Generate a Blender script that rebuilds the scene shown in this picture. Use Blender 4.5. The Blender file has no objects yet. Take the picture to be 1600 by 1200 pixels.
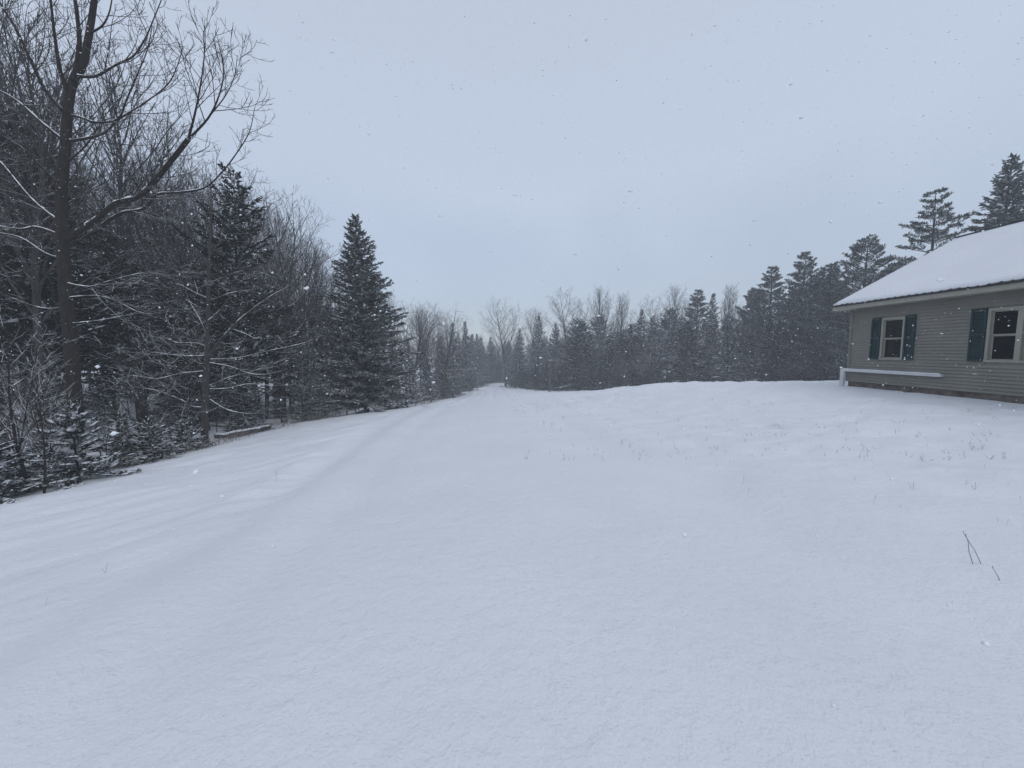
import bpy, math, random
import numpy as np
from mathutils import Vector

random.seed(7)
rng = np.random.default_rng(7)
sc = bpy.context.scene
C = sc.collection

# ------------------------------------------------------------------ camera
F, CX, CY = 603.0, 800.0, 600.0          # focal length and centre in photo pixels (1600 x 1200)
PITCH = math.radians(4.9)
EYE = 1.6
cam = bpy.data.cameras.new('camera')
cam.sensor_width = 36.0
cam.lens = F / 1600 * 36
cam.clip_start = 0.05
cam.clip_end = 3000
cam_ob = bpy.data.objects.new('camera', cam)
cam_ob.location = (0, 0, EYE)
cam_ob.rotation_euler = (math.radians(90) - PITCH, 0, 0)
C.objects.link(cam_ob)
sc.camera = cam_ob

# ------------------------------------------------------------------ sky, sun, exposure
SUN_EL, SUN_AZ = math.radians(50), math.radians(150)      # azimuth measured from +Y towards +X
world = bpy.data.worlds.new('World')
sc.world = world
world.use_nodes = True
wn, wl = world.node_tree.nodes, world.node_tree.links
wn.clear()
w_out = wn.new('ShaderNodeOutputWorld')
w_sky = wn.new('ShaderNodeTexSky')
w_sky.sky_type = 'NISHITA'
w_sky.sun_disc = False
w_sky.sun_elevation = SUN_EL
w_sky.sun_rotation = SUN_AZ
w_sky.air_density = 1.0
w_sky.dust_density = 0.6
w_bg1 = wn.new('ShaderNodeBackground')
w_bg1.inputs['Strength'].default_value = 0.05
wl.new(w_sky.outputs[0], w_bg1.inputs['Color'])
# the closed snow-cloud deck: brighter overhead than near the horizon, very soft mottling
w_tc = wn.new('ShaderNodeTexCoord')
w_sep = wn.new('ShaderNodeSeparateXYZ')
wl.new(w_tc.outputs['Generated'], w_sep.inputs[0])
w_noise = wn.new('ShaderNodeTexNoise')
w_noise.inputs['Scale'].default_value = 1.6
w_noise.inputs['Detail'].default_value = 3
wl.new(w_tc.outputs['Generated'], w_noise.inputs['Vector'])
w_mad = wn.new('ShaderNodeMath'); w_mad.operation = 'MULTIPLY_ADD'
w_mad.inputs[1].default_value = 0.55
wl.new(w_noise.outputs[0], w_mad.inputs[0])
wl.new(w_sep.outputs['Z'], w_mad.inputs[2])
w_ramp = wn.new('ShaderNodeValToRGB')
w_ramp.color_ramp.elements[0].position = 0.20
w_ramp.color_ramp.elements[0].color = (0.240, 0.268, 0.310, 1)
w_ramp.color_ramp.elements[1].position = 0.72
w_ramp.color_ramp.elements[1].color = (0.482, 0.526, 0.600, 1)
wl.new(w_mad.outputs[0], w_ramp.inputs[0])
w_bg2 = wn.new('ShaderNodeBackground')
w_bg2.inputs['Strength'].default_value = 1.0
wl.new(w_ramp.outputs[0], w_bg2.inputs['Color'])
w_add = wn.new('ShaderNodeAddShader')
wl.new(w_bg1.outputs[0], w_add.inputs[0])
wl.new(w_bg2.outputs[0], w_add.inputs[1])
wl.new(w_add.outputs[0], w_out.inputs['Surface'])

sun = bpy.data.lights.new('sun', 'SUN')
sun.energy = 0.5
sun.angle = math.radians(40)
sun.color = (1.0, 0.97, 0.93)
sun_ob = bpy.data.objects.new('sun', sun)
sd = Vector((math.sin(SUN_AZ) * math.cos(SUN_EL), math.cos(SUN_AZ) * math.cos(SUN_EL), math.sin(SUN_EL)))
sun_ob.rotation_euler = sd.to_track_quat('Z', 'Y').to_euler()
sun_ob.location = (0, 0, 60)
C.objects.link(sun_ob)

sc.view_settings.view_transform = 'Standard'
sc.view_settings.look = 'None'
sc.view_settings.exposure = 0.0
sc.view_settings.gamma = 1.0
sc.view_settings.use_curve_mapping = False
sc.render.engine = 'CYCLES'
sc.cycles.use_denoising = True
sc.cycles.max_bounces = 5
sc.cycles.diffuse_bounces = 3
sc.cycles.glossy_bounces = 2
sc.cycles.volume_bounces = 1
sc.cycles.use_adaptive_sampling = True
sc.cycles.adaptive_threshold = 0.02

# ------------------------------------------------------------------ pixel helpers (a pixel gives a direction only)
SP, CP = math.sin(PITCH), math.cos(PITCH)
def ray(px, py):
    u, v = (px - CX) / F, (CY - py) / F
    return Vector((u, CP + v * SP, -SP + v * CP))
def at_depth(px, py, Y):
    d = ray(px, py); k = Y / d.y
    return Vector((d.x * k, Y, EYE + d.z * k))
def at_wall(px, py, X):
    d = ray(px, py); k = X / d.x
    return Vector((X, d.y * k, EYE + d.z * k))

# ------------------------------------------------------------------ object helpers
def tag(o, label=None, cat=None, group=None, kind=None):
    if label: o['label'] = label
    if cat: o['category'] = cat
    if group: o['group'] = group
    if kind: o['kind'] = kind
    return o

class MB:
    """collects geometry for one mesh"""
    def __init__(s):
        s.v = []; s.f = []; s.n = 0
    def add(s, verts, faces):
        n = s.n
        s.v.append(np.asarray(verts, float)); s.n += len(verts)
        s.f.extend([tuple(i + n for i in f) for f in faces])
    def box(s, lo, hi):
        x0, y0, z0 = lo; x1, y1, z1 = hi
        s.add([(x0,y0,z0),(x1,y0,z0),(x1,y1,z0),(x0,y1,z0),(x0,y0,z1),(x1,y0,z1),(x1,y1,z1),(x0,y1,z1)],
              [(0,3,2,1),(4,5,6,7),(0,1,5,4),(1,2,6,5),(2,3,7,6),(3,0,4,7)])
    def prism(s, pts, vec):
        """closed polygon pts extruded along vec"""
        n = len(pts); p = np.asarray(pts, float); v = np.asarray(vec, float)
        s.add(np.vstack([p, p + v]), [tuple(range(n))[::-1], tuple(range(n, 2*n))] +
              [(i, (i+1) % n, n + (i+1) % n, n + i) for i in range(n)])
    def tube(s, pts, rad, k=5, cap=False):
        P = np.asarray(pts, float); m = len(P)
        T = np.empty_like(P)
        T[1:-1] = P[2:] - P[:-2]; T[0] = P[1] - P[0]; T[-1] = P[-1] - P[-2]
        T /= (np.linalg.norm(T, axis=1, keepdims=True) + 1e-9)
        ref = np.array([0, 0, 1.0]) if abs(T[0, 2]) < 0.9 else np.array([1.0, 0, 0])
        U = np.cross(T, ref); U /= (np.linalg.norm(U, axis=1, keepdims=True) + 1e-9)
        W = np.cross(T, U)
        a = np.arange(k) * (2 * math.pi / k) + 0.3
        r = np.asarray(rad, float).reshape(-1, 1, 1)
        V = P[:, None, :] + r * (np.cos(a)[None, :, None] * U[:, None, :] + np.sin(a)[None, :, None] * W[:, None, :])
        faces = []
        for i in range(m - 1):
            b = i * k
            for j in range(k):
                j2 = (j + 1) % k
                faces.append((b + j, b + k + j, b + k + j2, b + j2))
        if cap:
            faces.append(tuple(range(k))); faces.append(tuple(range((m-1)*k, m*k))[::-1])
        s.add(V.reshape(-1, 3), faces)
    def mesh(s, name, mat, smooth=False):
        me = bpy.data.meshes.new(name)
        v = np.vstack(s.v) if s.v else np.zeros((0, 3))
        me.from_pydata(v.tolist(), [], s.f)
        if mat: me.materials.append(mat)
        if smooth: me.polygons.foreach_set('use_smooth', [True] * len(me.polygons))
        me.update()
        return me
    def build(s, name, mat, parent=None, smooth=False):
        return obj(name, s.mesh(name, mat, smooth), parent)

def obj(name, me, parent=None):
    o = bpy.data.objects.new(name, me); C.objects.link(o)
    if parent: o.parent = parent
    return o
def empty(name, loc=(0, 0, 0), rz=0.0):
    o = bpy.data.objects.new(name, None); C.objects.link(o)
    o.location = loc; o.rotation_euler = (0, 0, rz); o.empty_display_size = 0.3
    return o

# ------------------------------------------------------------------ materials
def new_mat(name):
    m = bpy.data.materials.new(name); m.use_nodes = True
    nt = m.node_tree
    return m, nt.nodes, nt.links, nt.nodes['Principled BSDF']
def noise_node(n, l, scale, detail=4, rough=0.55, vec=None):
    t = n.new('ShaderNodeTexNoise')
    t.inputs['Scale'].default_value = scale; t.inputs['Detail'].default_value = detail
    t.inputs['Roughness'].default_value = rough
    if vec is not None: l.new(vec, t.inputs['Vector'])
    return t
def ramp_node(n, l, fac, stops):
    r = n.new('ShaderNodeValToRGB')
    while len(r.color_ramp.elements) < len(stops): r.color_ramp.elements.new(0.5)
    for e, (p, c) in zip(r.color_ramp.elements, stops):
        e.position = p; e.color = (*c, 1)
    l.new(fac, r.inputs[0])
    return r
SNOW = (0.81, 0.82, 0.84)

def mat_noise(name, c0, c1, scale=6, rough=0.8, bump=0.0, bscale=40, stretch=None, spec=0.3):
    m, n, l, b = new_mat(name)
    tc = n.new('ShaderNodeTexCoord'); vec = tc.outputs['Object']
    if stretch:
        mp = n.new('ShaderNodeMapping'); mp.inputs['Scale'].default_value = stretch
        l.new(vec, mp.inputs[0]); vec = mp.outputs[0]
    t = noise_node(n, l, scale, 5, 0.6, vec)
    r = ramp_node(n, l, t.outputs[0], [(0.3, c0), (0.7, c1)])
    l.new(r.outputs[0], b.inputs['Base Color'])
    b.inputs['Roughness'].default_value = rough
    b.inputs['Specular IOR Level'].default_value = spec
    if bump:
        t2 = noise_node(n, l, bscale, 4, 0.6, vec)
        bp = n.new('ShaderNodeBump'); bp.inputs['Strength'].default_value = bump; bp.inputs['Distance'].default_value = 0.01
        l.new(t2.outputs[0], bp.inputs['Height']); l.new(bp.outputs[0], b.inputs['Normal'])
    return m

def mat_snow(name, grain=1.0):
    m, n, l, b = new_mat(name)
    tc = n.new('ShaderNodeTexCoord'); vec = tc.outputs['Object']
    t0 = noise_node(n, l, 0.7, 4, 0.55, vec)
    r = ramp_node(n, l, t0.outputs[0], [(0.3, (0.765, 0.778, 0.80)), (0.7, SNOW)])
    l.new(r.outputs[0], b.inputs['Base Color'])
    b.inputs['Roughness'].default_value = 0.75
    b.inputs['Specular IOR Level'].default_value = 0.2
    t1 = noise_node(n, l, 9.0, 5, 0.62, vec)
    t2 = noise_node(n, l, 55.0, 4, 0.65, vec)
    b1 = n.new('ShaderNodeBump'); b1.inputs['Strength'].default_value = 0.55 * grain; b1.inputs['Distance'].default_value = 0.05
    b2 = n.new('ShaderNodeBump'); b2.inputs['Strength'].default_value = 0.65 * grain; b2.inputs['Distance'].default_value = 0.012
    l.new(t1.outputs[0], b1.inputs['Height']); l.new(t2.outputs[0], b2.inputs['Height'])
    l.new(b1.outputs[0], b2.inputs['Normal']); l.new(b2.outputs[0], b.inputs['Normal'])
    return m

def mat_snowy(name, c0, c1, lo, hi, nscale=1.5, namp=0.5, rough=0.85, cscale=3.0, stretch=None):
    """bark or needles with real snow lying on faces that look up (lo..hi: how far up they must look)"""
    m, n, l, b = new_mat(name)
    tc = n.new('ShaderNodeTexCoord'); vec = tc.outputs['Object']
    cv = vec
    if stretch:
        mp = n.new('ShaderNodeMapping'); mp.inputs['Scale'].default_value = stretch
        l.new(vec, mp.inputs[0]); cv = mp.outputs[0]
    t = noise_node(n, l, cscale, 4, 0.6, cv)
    oi = n.new('ShaderNodeObjectInfo')
    r = ramp_node(n, l, t.outputs[0], [(0.25, c0), (0.75, c1)])
    ge = n.new('ShaderNodeNewGeometry')
    sp = n.new('ShaderNodeSeparateXYZ'); l.new(ge.outputs['Normal'], sp.inputs[0])
    t2 = noise_node(n, l, nscale, 4, 0.65, vec)
    ma = n.new('ShaderNodeMath'); ma.operation = 'MULTIPLY_ADD'; ma.inputs[1].default_value = namp * 2
    ma2 = n.new('ShaderNodeMath'); ma2.operation = 'SUBTRACT'; ma2.inputs[1].default_value = 0.5
    l.new(t2.outputs[0], ma2.inputs[0]); l.new(ma2.outputs[0], ma.inputs[0]); l.new(sp.outputs['Z'], ma.inputs[2])
    mr = n.new('ShaderNodeMapRange'); mr.inputs['From Min'].default_value = lo; mr.inputs['From Max'].default_value = hi
    l.new(ma.outputs[0], mr.inputs['Value'])
    mx = n.new('ShaderNodeMix'); mx.data_type = 'RGBA'
    l.new(mr.outputs[0], mx.inputs['Factor']); l.new(r.outputs[0], mx.inputs['A']); mx.inputs['B'].default_value = (*SNOW, 1)
    l.new(mx.outputs['Result'], b.inputs['Base Color'])
    b.inputs['Roughness'].default_value = rough
    b.inputs['Specular IOR Level'].default_value = 0.15
    return m

M = {}
M['snow'] = mat_snow('snow_field')
M['snow_soft'] = mat_snow('snow_fresh', 0.5)
M['bark_dark'] = mat_snowy('bark_dark', (0.014, 0.012, 0.011), (0.045, 0.038, 0.034), 0.5, 0.75, 3.0, 0.45, stretch=(6, 6, 1.2))
M['bark_grey'] = mat_snowy('bark_grey', (0.035, 0.032, 0.030), (0.085, 0.078, 0.072), 0.5, 0.75, 3.0, 0.45, stretch=(6, 6, 1.2))
M['twig'] = mat_snowy('twig_bark', (0.022, 0.020, 0.020), (0.052, 0.046, 0.044), 0.5, 0.8, 1.0, 0.5)
M['twig_snowy'] = mat_snowy('snow_lined_twigs', (0.026, 0.022, 0.020), (0.055, 0.047, 0.043), 0.15, 0.5, 1.0, 0.4)
M['spruce'] = mat_snowy('spruce_needles', (0.012, 0.020, 0.017), (0.032, 0.046, 0.036), -0.25, 1.0, 3.2, 0.7)
M['hemlock'] = mat_snowy('hemlock_needles', (0.009, 0.015, 0.012), (0.024, 0.034, 0.027), 0.3, 1.15, 3.0, 0.7)
M['pine'] = mat_snowy('pine_needles', (0.012, 0.022, 0.017), (0.034, 0.050, 0.038), -0.15, 1.0, 2.6, 0.7)
M['fir_snow'] = mat_snowy('young_fir_needles', (0.012, 0.020, 0.017), (0.032, 0.046, 0.036), 0.25, 0.55, 1.8, 0.6)

# ------------------------------------------------------------------ terrain
def cl(Y):      # driveway centre line
    return np.interp(Y, [-40, -10, 0, 4.3, 8.3, 16, 30, 60, 72, 90, 110, 125, 150, 400],
                     [0.6, 0.4, 0.2, 0.0, -0.65, -1.5, -2.4, -3.7, -4.3, -4.8, -2.6, 4.5, 22, 200])
HALF = 2.4
_g = lambda px, py, Y: tuple(at_depth(px, py, Y))
ctrl = [(0, 0, 0), (2, 1.5, 0), (-2, 1.5, -0.05), (0, -8, 0.1), (5, -6, 0.35), (-6, -6, -0.8), (0, -30, 0.6), (14, -20, .8), (-20, -20, -2.2), (40, -30, .8), (-45, -30, -3),
        _g(800, 800, 4), _g(760, 700, 8), _g(740, 660, 13), _g(725, 642, 19), _g(745, 632, 26), _g(770, 625, 40), _g(760, 618, 52),
        _g(745, 612, 70), _g(760, 606, 90), _g(785, 601, 110), (4, 125, -8.2), (22, 150, -8.5),
        _g(860, 613, 62), _g(900, 611, 62),
        _g(1060, 598, 24), _g(1200, 597, 20.5), _g(1130, 597, 22.5), _g(960, 607, 27), _g(900, 617.5, 30), _g(840, 628, 30),
        _g(1300, 700, 6.5), _g(1450, 650, 9), _g(1100, 700, 7.3), _g(1000, 650, 13), _g(1300, 900, 2.75), _g(1550, 1000, 2.1), _g(1000, 800, 4.1),
        (13, 15, 0.25), (13, 12, 0.25), (13, 9.8, 0.27), (13, 3, 0.30), (18, 12, 0.32), (22, 15, 0.3), (24, 3, 0.4),
        (16, 32, -1.7), (25, 30, -1.2), (10, 40, -3.0), (25, 46, -2.8), (40, 36, -1.6), (60, 30, -1.6), (12, 66, -5.2), (40, 60, -4), (80, 60, -4), (60, 120, -7.5), (150, 60, -4), (150, 200, -9), (0, 250, -9), (-150, 200, -8), (150, -30, 0),
        _g(0, 790, 7.5), _g(200, 740, 9.5), _g(310, 709, 12), _g(400, 682, 15), _g(480, 661, 19), _g(600, 641, 27), _g(690, 630, 38),
        _g(300, 850, 4.2), _g(100, 900, 4.0), _g(400, 750, 8.0), (-12, 0, -2.0),
        (-13.5, 10, -2.05), (-14, 14, -2.25), (-14, 20, -2.5), (-13.5, 28, -3.3), (-12, 40, -4.3), (-13, 60, -6.0), (-15, 85, -7.2),
        (-20, 12, -2.6), (-28, 30, -2.9), (-40, 20, -2.8), (-50, 45, -3.0), (-30, 60, -4.6), (-40, 100, -6.5), (-150, 50, -3), (-150, -30, -3)]
ctrl = np.array(ctrl)
ctrl[-40:-40] = ctrl[-40:-40]
def tps_fit(P, lam=0.15):
    x = P[:, :2]; n = len(x)
    r2 = ((x[:, None, :] - x[None, :, :]) ** 2).sum(-1)
    K = 0.5 * r2 * np.log(r2 + 1e-9)
    K[np.arange(n), np.arange(n)] = lam
    A = np.zeros((n + 3, n + 3)); A[:n, :n] = K; A[:n, n] = 1; A[:n, n+1:] = x
    A[n, :n] = 1; A[n+1:, :n] = x.T
    b = np.zeros(n + 3); b[:n] = P[:, 2]
    return x, np.linalg.solve(A, b)
TX, TW = tps_fit(ctrl)
def terrain(X, Y):
    X = np.clip(np.atleast_1d(np.asarray(X, float)), -160, 160); Y = np.clip(np.atleast_1d(np.asarray(Y, float)), -35, 240)
    shp = X.shape; q = np.stack([X.ravel(), Y.ravel()], 1)
    out = np.empty(len(q)); n = len(TX)
    for i in range(0, len(q), 20000):
        c = q[i:i+20000]
        r2 = ((c[:, None, :] - TX[None]) ** 2).sum(-1)
        out[i:i+20000] = (0.5 * r2 * np.log(r2 + 1e-9)) @ TW[:n] + TW[n] + c @ TW[n+1:]
    return out.reshape(shp)
_perm = rng.random((256, 256))
def vnoise(x, y):
    x = np.asarray(x, float); y = np.asarray(y, float)
    xi = np.floor(x).astype(int); yi = np.floor(y).astype(int)
    fx = x - xi; fy = y - yi
    fx = fx*fx*fx*(fx*(fx*6-15)+10); fy = fy*fy*fy*(fy*(fy*6-15)+10)
    g = lambda a, b: _perm[a % 256, b % 256]
    return ((g(xi, yi)*(1-fx) + g(xi+1, yi)*fx)*(1-fy) + (g(xi, yi+1)*(1-fx) + g(xi+1, yi+1)*fx)*fy) * 2 - 1
def fbm(x, y, o=3):
    s = 0; a = 1.0
    for i in range(o):
        s = s + a * vnoise(x * 2**i + 17.3*i, y * 2**i + 9.1*i); a *= 0.5
    return s
def sstep(a, b, x):
    t = np.clip((x - a) / (b - a), 0, 1); return t*t*(3-2*t)
def relief(X, Y):
    """snow drifts, lumps over buried grass, faint ruts"""
    o = X - cl(Y)
    z = 0.015 * fbm(X * 0.5, Y * 0.5, 3)
    # left bank: drift ripples running diagonally over the slope
    a = 0.72 * X + 0.69 * Y; c = -0.69 * X + 0.72 * Y
    left = sstep(-2.6, -4.6, o)
    z += left * (0.036 * fbm(a * 0.7, c * 2.6, 3) + 0.03 * fbm(a * 0.3 + 40, c * 0.9, 2))
    # shoulder ridges beside the driveway
    env = 0.6 + 0.5 * vnoise(Y * 0.25 + 3, o * 0.2)
    z += env * (0.12 * np.exp(-((o + 2.75) / 0.5) ** 2) - 0.05 * np.exp(-((o + 2.05) / 0.3) ** 2) - 0.10 * np.exp(-((o + 3.6) / 0.5) ** 2) + 0.08 * np.exp(-((o + 4.3) / 0.35) ** 2))
    # right: hollow along the driveway edge, then lumpy field
    env2 = 0.35 + 0.9 * np.clip(vnoise(Y * 0.45 + 8, o * 0.3 + 5) + 0.2, 0, 1.2)
    z += env2 * 0.02 * np.exp(-((o - 3.3) / 0.35) ** 2) * sstep(60, 30, Y)
    z -= env2 * 0.07 * np.exp(-((o - 2.6 - 0.15 * vnoise(Y * 0.6, 0.5 + 0 * Y)) / 0.38) ** 2)
    right = sstep(2.6, 4.6, o) * sstep(1.0, 6.0, Y) * (1 - 0.8 * sstep(11.6, 12.8, X) * sstep(17, 15.5, Y))
    lump = fbm(X * 1.1 + 30, Y * 1.1, 3)
    z += right * (0.05 * lump + 0.028 * fbm(X * 2.7, Y * 2.7 + 11, 2))
    z -= 0.022 * np.clip(vnoise(X * 3.3 + 7, Y * 3.3 + 2) - 0.72, 0, 1) / 0.28 * (0.5 + 0.5 * vnoise(X * 0.3, Y * 0.3))
    pit = np.clip(vnoise(X * 1.3 + 60, Y * 1.9 + 5) - 0.58, 0, 1) / 0.42
    z -= right * 0.11 * pit
    # far stretch of the drive: two wheel tracks
    far = sstep(38, 52, Y)
    for s in (-0.8, 0.8):
        z -= far * 0.09 * np.exp(-((o - s) / 0.22) ** 2)
    # forest floor
    z += sstep(-10.5, -14, o) * 0.12 * fbm(X * 0.6, Y * 0.6, 3)
    return z
def ground_z(X, Y):
    return float((terrain(X, Y) + relief(np.atleast_1d(float(X)), np.atleast_1d(float(Y))))[0])

def spaced(a, b, d0, grow):
    out = [a]; d = d0
    while out[-1] < b:
        out.append(out[-1] + d); d *= grow
    return out
rows = np.array([-30, -20, -14, -10, -7, -5] + list(np.arange(-3.5, 13, 0.085)) + spaced(13, 320, 0.09, 1.022))
offs_r = list(np.arange(HALF, 15, 0.095)) + spaced(15, 330, 0.1, 1.075)
offs_l = [-v for v in offs_r][::-1]
offs_c = list(np.linspace(-HALF, HALF, 49))
def sheet(name, offs):
    o = np.array(offs)
    Yg, Og = np.meshgrid(rows, o, indexing='ij')
    Xg = cl(Yg) + Og
    Zg = terrain(Xg, Yg) + relief(Xg, Yg)
    nr, nc = Xg.shape
    idx = np.arange(nr * nc).reshape(nr, nc)
    q = np.stack([idx[:-1, :-1], idx[:-1, 1:], idx[1:, 1:], idx[1:, :-1]], -1).reshape(-1, 4)
    me = bpy.data.meshes.new(name)
    me.vertices.add(nr * nc); me.vertices.foreach_set('co', np.stack([Xg, Yg, Zg], -1).ravel())
    me.loops.add(q.size); me.loops.foreach_set('vertex_index', q.ravel())
    me.polygons.add(len(q)); me.polygons.foreach_set('loop_start', np.arange(len(q)) * 4)
    me.polygons.foreach_set('use_smooth', [True] * len(q))
    me.materials.append(M['snow']); me.update(calc_edges=True)
    return me
for nm, of, lb in (('driveway', offs_c, 'snow covered driveway running down the middle to the woods'),
                   ('snowy_field', offs_r, 'snowy field with dry weeds rising to the house'),
                   ('snowy_bank', offs_l, 'snowy bank sloping down to the dark woods')):
    tag(obj(nm, sheet(nm, of)), lb, None, None, 'structure')

# ------------------------------------------------------------------ tree generators
def unit(v):
    return v / (math.sqrt(v[0]*v[0] + v[1]*v[1] + v[2]*v[2]) + 1e-9)
def xp(a, b):
    return np.array([a[1]*b[2]-a[2]*b[1], a[2]*b[0]-a[0]*b[2], a[0]*b[1]-a[1]*b[0]])
def perp(d, ang, r):
    ref = np.array([0, 0, 1.0]) if abs(d[2]) < 0.9 else np.array([1.0, 0, 0])
    u = unit(xp(d, ref)); w = xp(d, u)
    return u * math.cos(ang) + w * math.sin(ang)
def axis_line(p, d, length, nseg, wander, lift, r):
    pts = [np.array(p, float)]; d = unit(np.array(d, float)); st = length / nseg
    for i in range(nseg):
        d = unit(d + r.normal(0, wander, 3) + np.array([0, 0, lift / nseg]))
        pts.append(pts[-1] + d * st)
    return np.array(pts)
def along(pts, t):
    s = t * (len(pts) - 1); i = min(int(s), len(pts) - 2); f = s - i
    return pts[i] * (1 - f) + pts[i+1] * f, unit(pts[i+1] - pts[i])

def sprout(pts, r0, level, prm, wood, twig, r, t0=0.2):
    """branches growing from a limb; deeper levels get thinner, the last ones are twigs"""
    L = np.linalg.norm(np.diff(pts, axis=0), axis=1).sum()
    n = max(2, int(L * prm['dens'][level] * r.uniform(0.85, 1.15)))
    ang = r.uniform(0, 6.28)
    for i in range(n):
        t = t0 + (1 - t0) * (i + r.uniform(0.1, 0.9)) / n
        p, d = along(pts, min(t, 0.995))
        ang += 2.4 + r.normal(0, 0.4)
        a = math.radians(r.normal(prm['ang'][level], 9))
        nd = unit(d * math.cos(a) + perp(d, ang, r) * math.sin(a))
        ln = prm['len'][level] * (1.05 - 0.6 * t) * r.uniform(0.6, 1.25)
        if level == 0: ln = prm['shape'](t) * prm['len'][0] * r.uniform(0.8, 1.15)
        if level > 0: ln = min(ln, 0.75 * L)
        rr = max(prm['rmin'], min(r0 * (1 - 0.75 * t) * prm['rfac'], ln * prm['thin']))
        if level == prm['depth'] - 1:
            q = axis_line(p, nd, ln, 2, 0.16, prm['lift'][level], r)
            twig.tube(q, [rr, rr * 0.8, rr * 0.45], 3)
        else:
            ns = 6 if level == 0 else 4
            q = axis_line(p, nd, ln, ns, prm['wander'], prm['lift'][level], r)
            rad = np.linspace(rr, max(prm['rmin'], rr * 0.25), ns + 1)
            (wood if level == 0 else twig).tube(q, rad, 6 if level == 0 else 4)
            sprout(q, rr, level + 1, prm, wood, twig, r, 0.15)

def bare_tree(seed, H, prm, r_base, clear, forks=0, lean=0.0):
    r = np.random.default_rng(seed)
    wood, twig = MB(), MB()
    ns = 14
    pts = axis_line((0, 0, -0.3), (lean, 0, 1), H, ns, 0.035, 0.15, r)
    rad = r_base * (1 - np.linspace(0, 1, ns + 1)) ** 0.8 + prm['rmin']
    rad[0] *= 1.35
    wood.tube(pts, rad, 9)
    sprout(pts, r_base, 0, prm, wood, twig, r, clear)
    for k in range(forks):
        t = r.uniform(0.3, 0.5); p, d = along(pts, t)
        a = r.uniform(0, 6.28)
        q = axis_line(p, (0.35 * math.cos(a), 0.35 * math.sin(a), 1), H * (1 - t) * r.uniform(0.8, 0.95), 10, 0.05, 0.25, r)
        wood.tube(q, np.linspace(r_base * 0.55, prm['rmin'], 11), 7)
        sprout(q, r_base * 0.55, 0, dict(prm, len=[prm['len'][0] * 0.75] + prm['len'][1:]), wood, twig, r, 0.12)
    return wood, twig

D_ROUND = dict(dens=[2.0, 2.5, 3.4, 4.6], ang=[48, 42, 40, 38], len=[4.6, 1.7, 0.75, 0.4], lift=[0.55, 0.35, 0.2, 0.1], depth=4,
               shape=lambda t: 0.25 + 1.0 * math.sin(math.pi * min(1, max(0, (1 - t) * 0.9 + 0.05))), rfac=0.5, thin=0.018, rmin=0.006, wander=0.09)
D_TALL = dict(D_ROUND, ang=[30, 34, 36, 36], len=[3.8, 1.5, 0.7, 0.4], lift=[0.75, 0.5, 0.3, 0.15], dens=[2.2, 2.4, 3.2, 4.0])
D_SPREAD = dict(D_ROUND, dens=[2.4, 2.2, 3.6, 5.0], ang=[72, 38, 38, 36], len=[4.4, 1.6, 0.8, 0.4], lift=[0.35, 0.25, 0.15, 0.1],
                shape=lambda t: 1.15 - 0.9 * t, rfac=0.42, thin=0.014, rmin=0.005)
D_SAP = dict(D_ROUND, dens=[2.6, 3.2, 5.0, 5], ang=[40, 38, 36, 36], len=[1.4, 0.7, 0.35, 0.2], lift=[0.5, 0.3, 0.2, 0.1], depth=3, rfac=0.5, thin=0.012, rmin=0.004)

def blade(mb, p, d, up, ln, w):
    """needle spray: two crossed diamonds along d (built in one go by flush)"""
    mb.__dict__.setdefault('bl', []).append((*p, *d, ln, w))
def flush(mb):
    A = np.array(mb.bl); p, d, ln, w = A[:, :3], A[:, 3:6], A[:, 6:7], A[:, 7:8]
    up = np.where(np.abs(d[:, 2:3]) < 0.93, np.array([[0, 0, 1.0]]), np.array([[1.0, 0, 0]]))
    s_ = np.cross(d, up); s_ /= np.linalg.norm(s_, axis=1, keepdims=True) + 1e-9; u = np.cross(s_, d)
    m = p + d * ln * 0.42; e = p + d * ln
    V = np.stack([p, m + s_ * w, e, m - s_ * w, m + u * w * 0.8, m - u * w * 0.8], 1).reshape(-1, 3)
    i = np.arange(len(A)) * 6
    q = np.concatenate([np.stack([i, i + 1, i + 2, i + 3], 1), np.stack([i, i + 4, i + 2, i + 5], 1)])
    mb.add(V, q.tolist())
    return mb
UP = np.array([0, 0, 1.0])
OCT = np.array([(1, 0, 0), (0.5, 0.85, 0), (-0.5, 0.85, 0), (-1, 0, 0), (-0.5, -0.85, 0), (0.5, -0.85, 0), (0, 0, 1), (0, 0, -0.5)])
OCF = [(i, (i + 1) % 6, 6) for i in range(6)] + [((i + 1) % 6, i, 7) for i in range(6)]
def pad(mb, p, d, ln, w, h, r):
    """a lump of snow resting on a bough"""
    a = unit(np.array([d[0], d[1], d[2]])); s_ = unit(xp(a, UP)); u = xp(s_, a)
    k = OCT * r.uniform(0.75, 1.25, (8, 1))
    mb.add(p + k[:, :1] * a * ln + k[:, 1:2] * s_ * w + k[:, 2:] * u * h, OCF)
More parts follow.
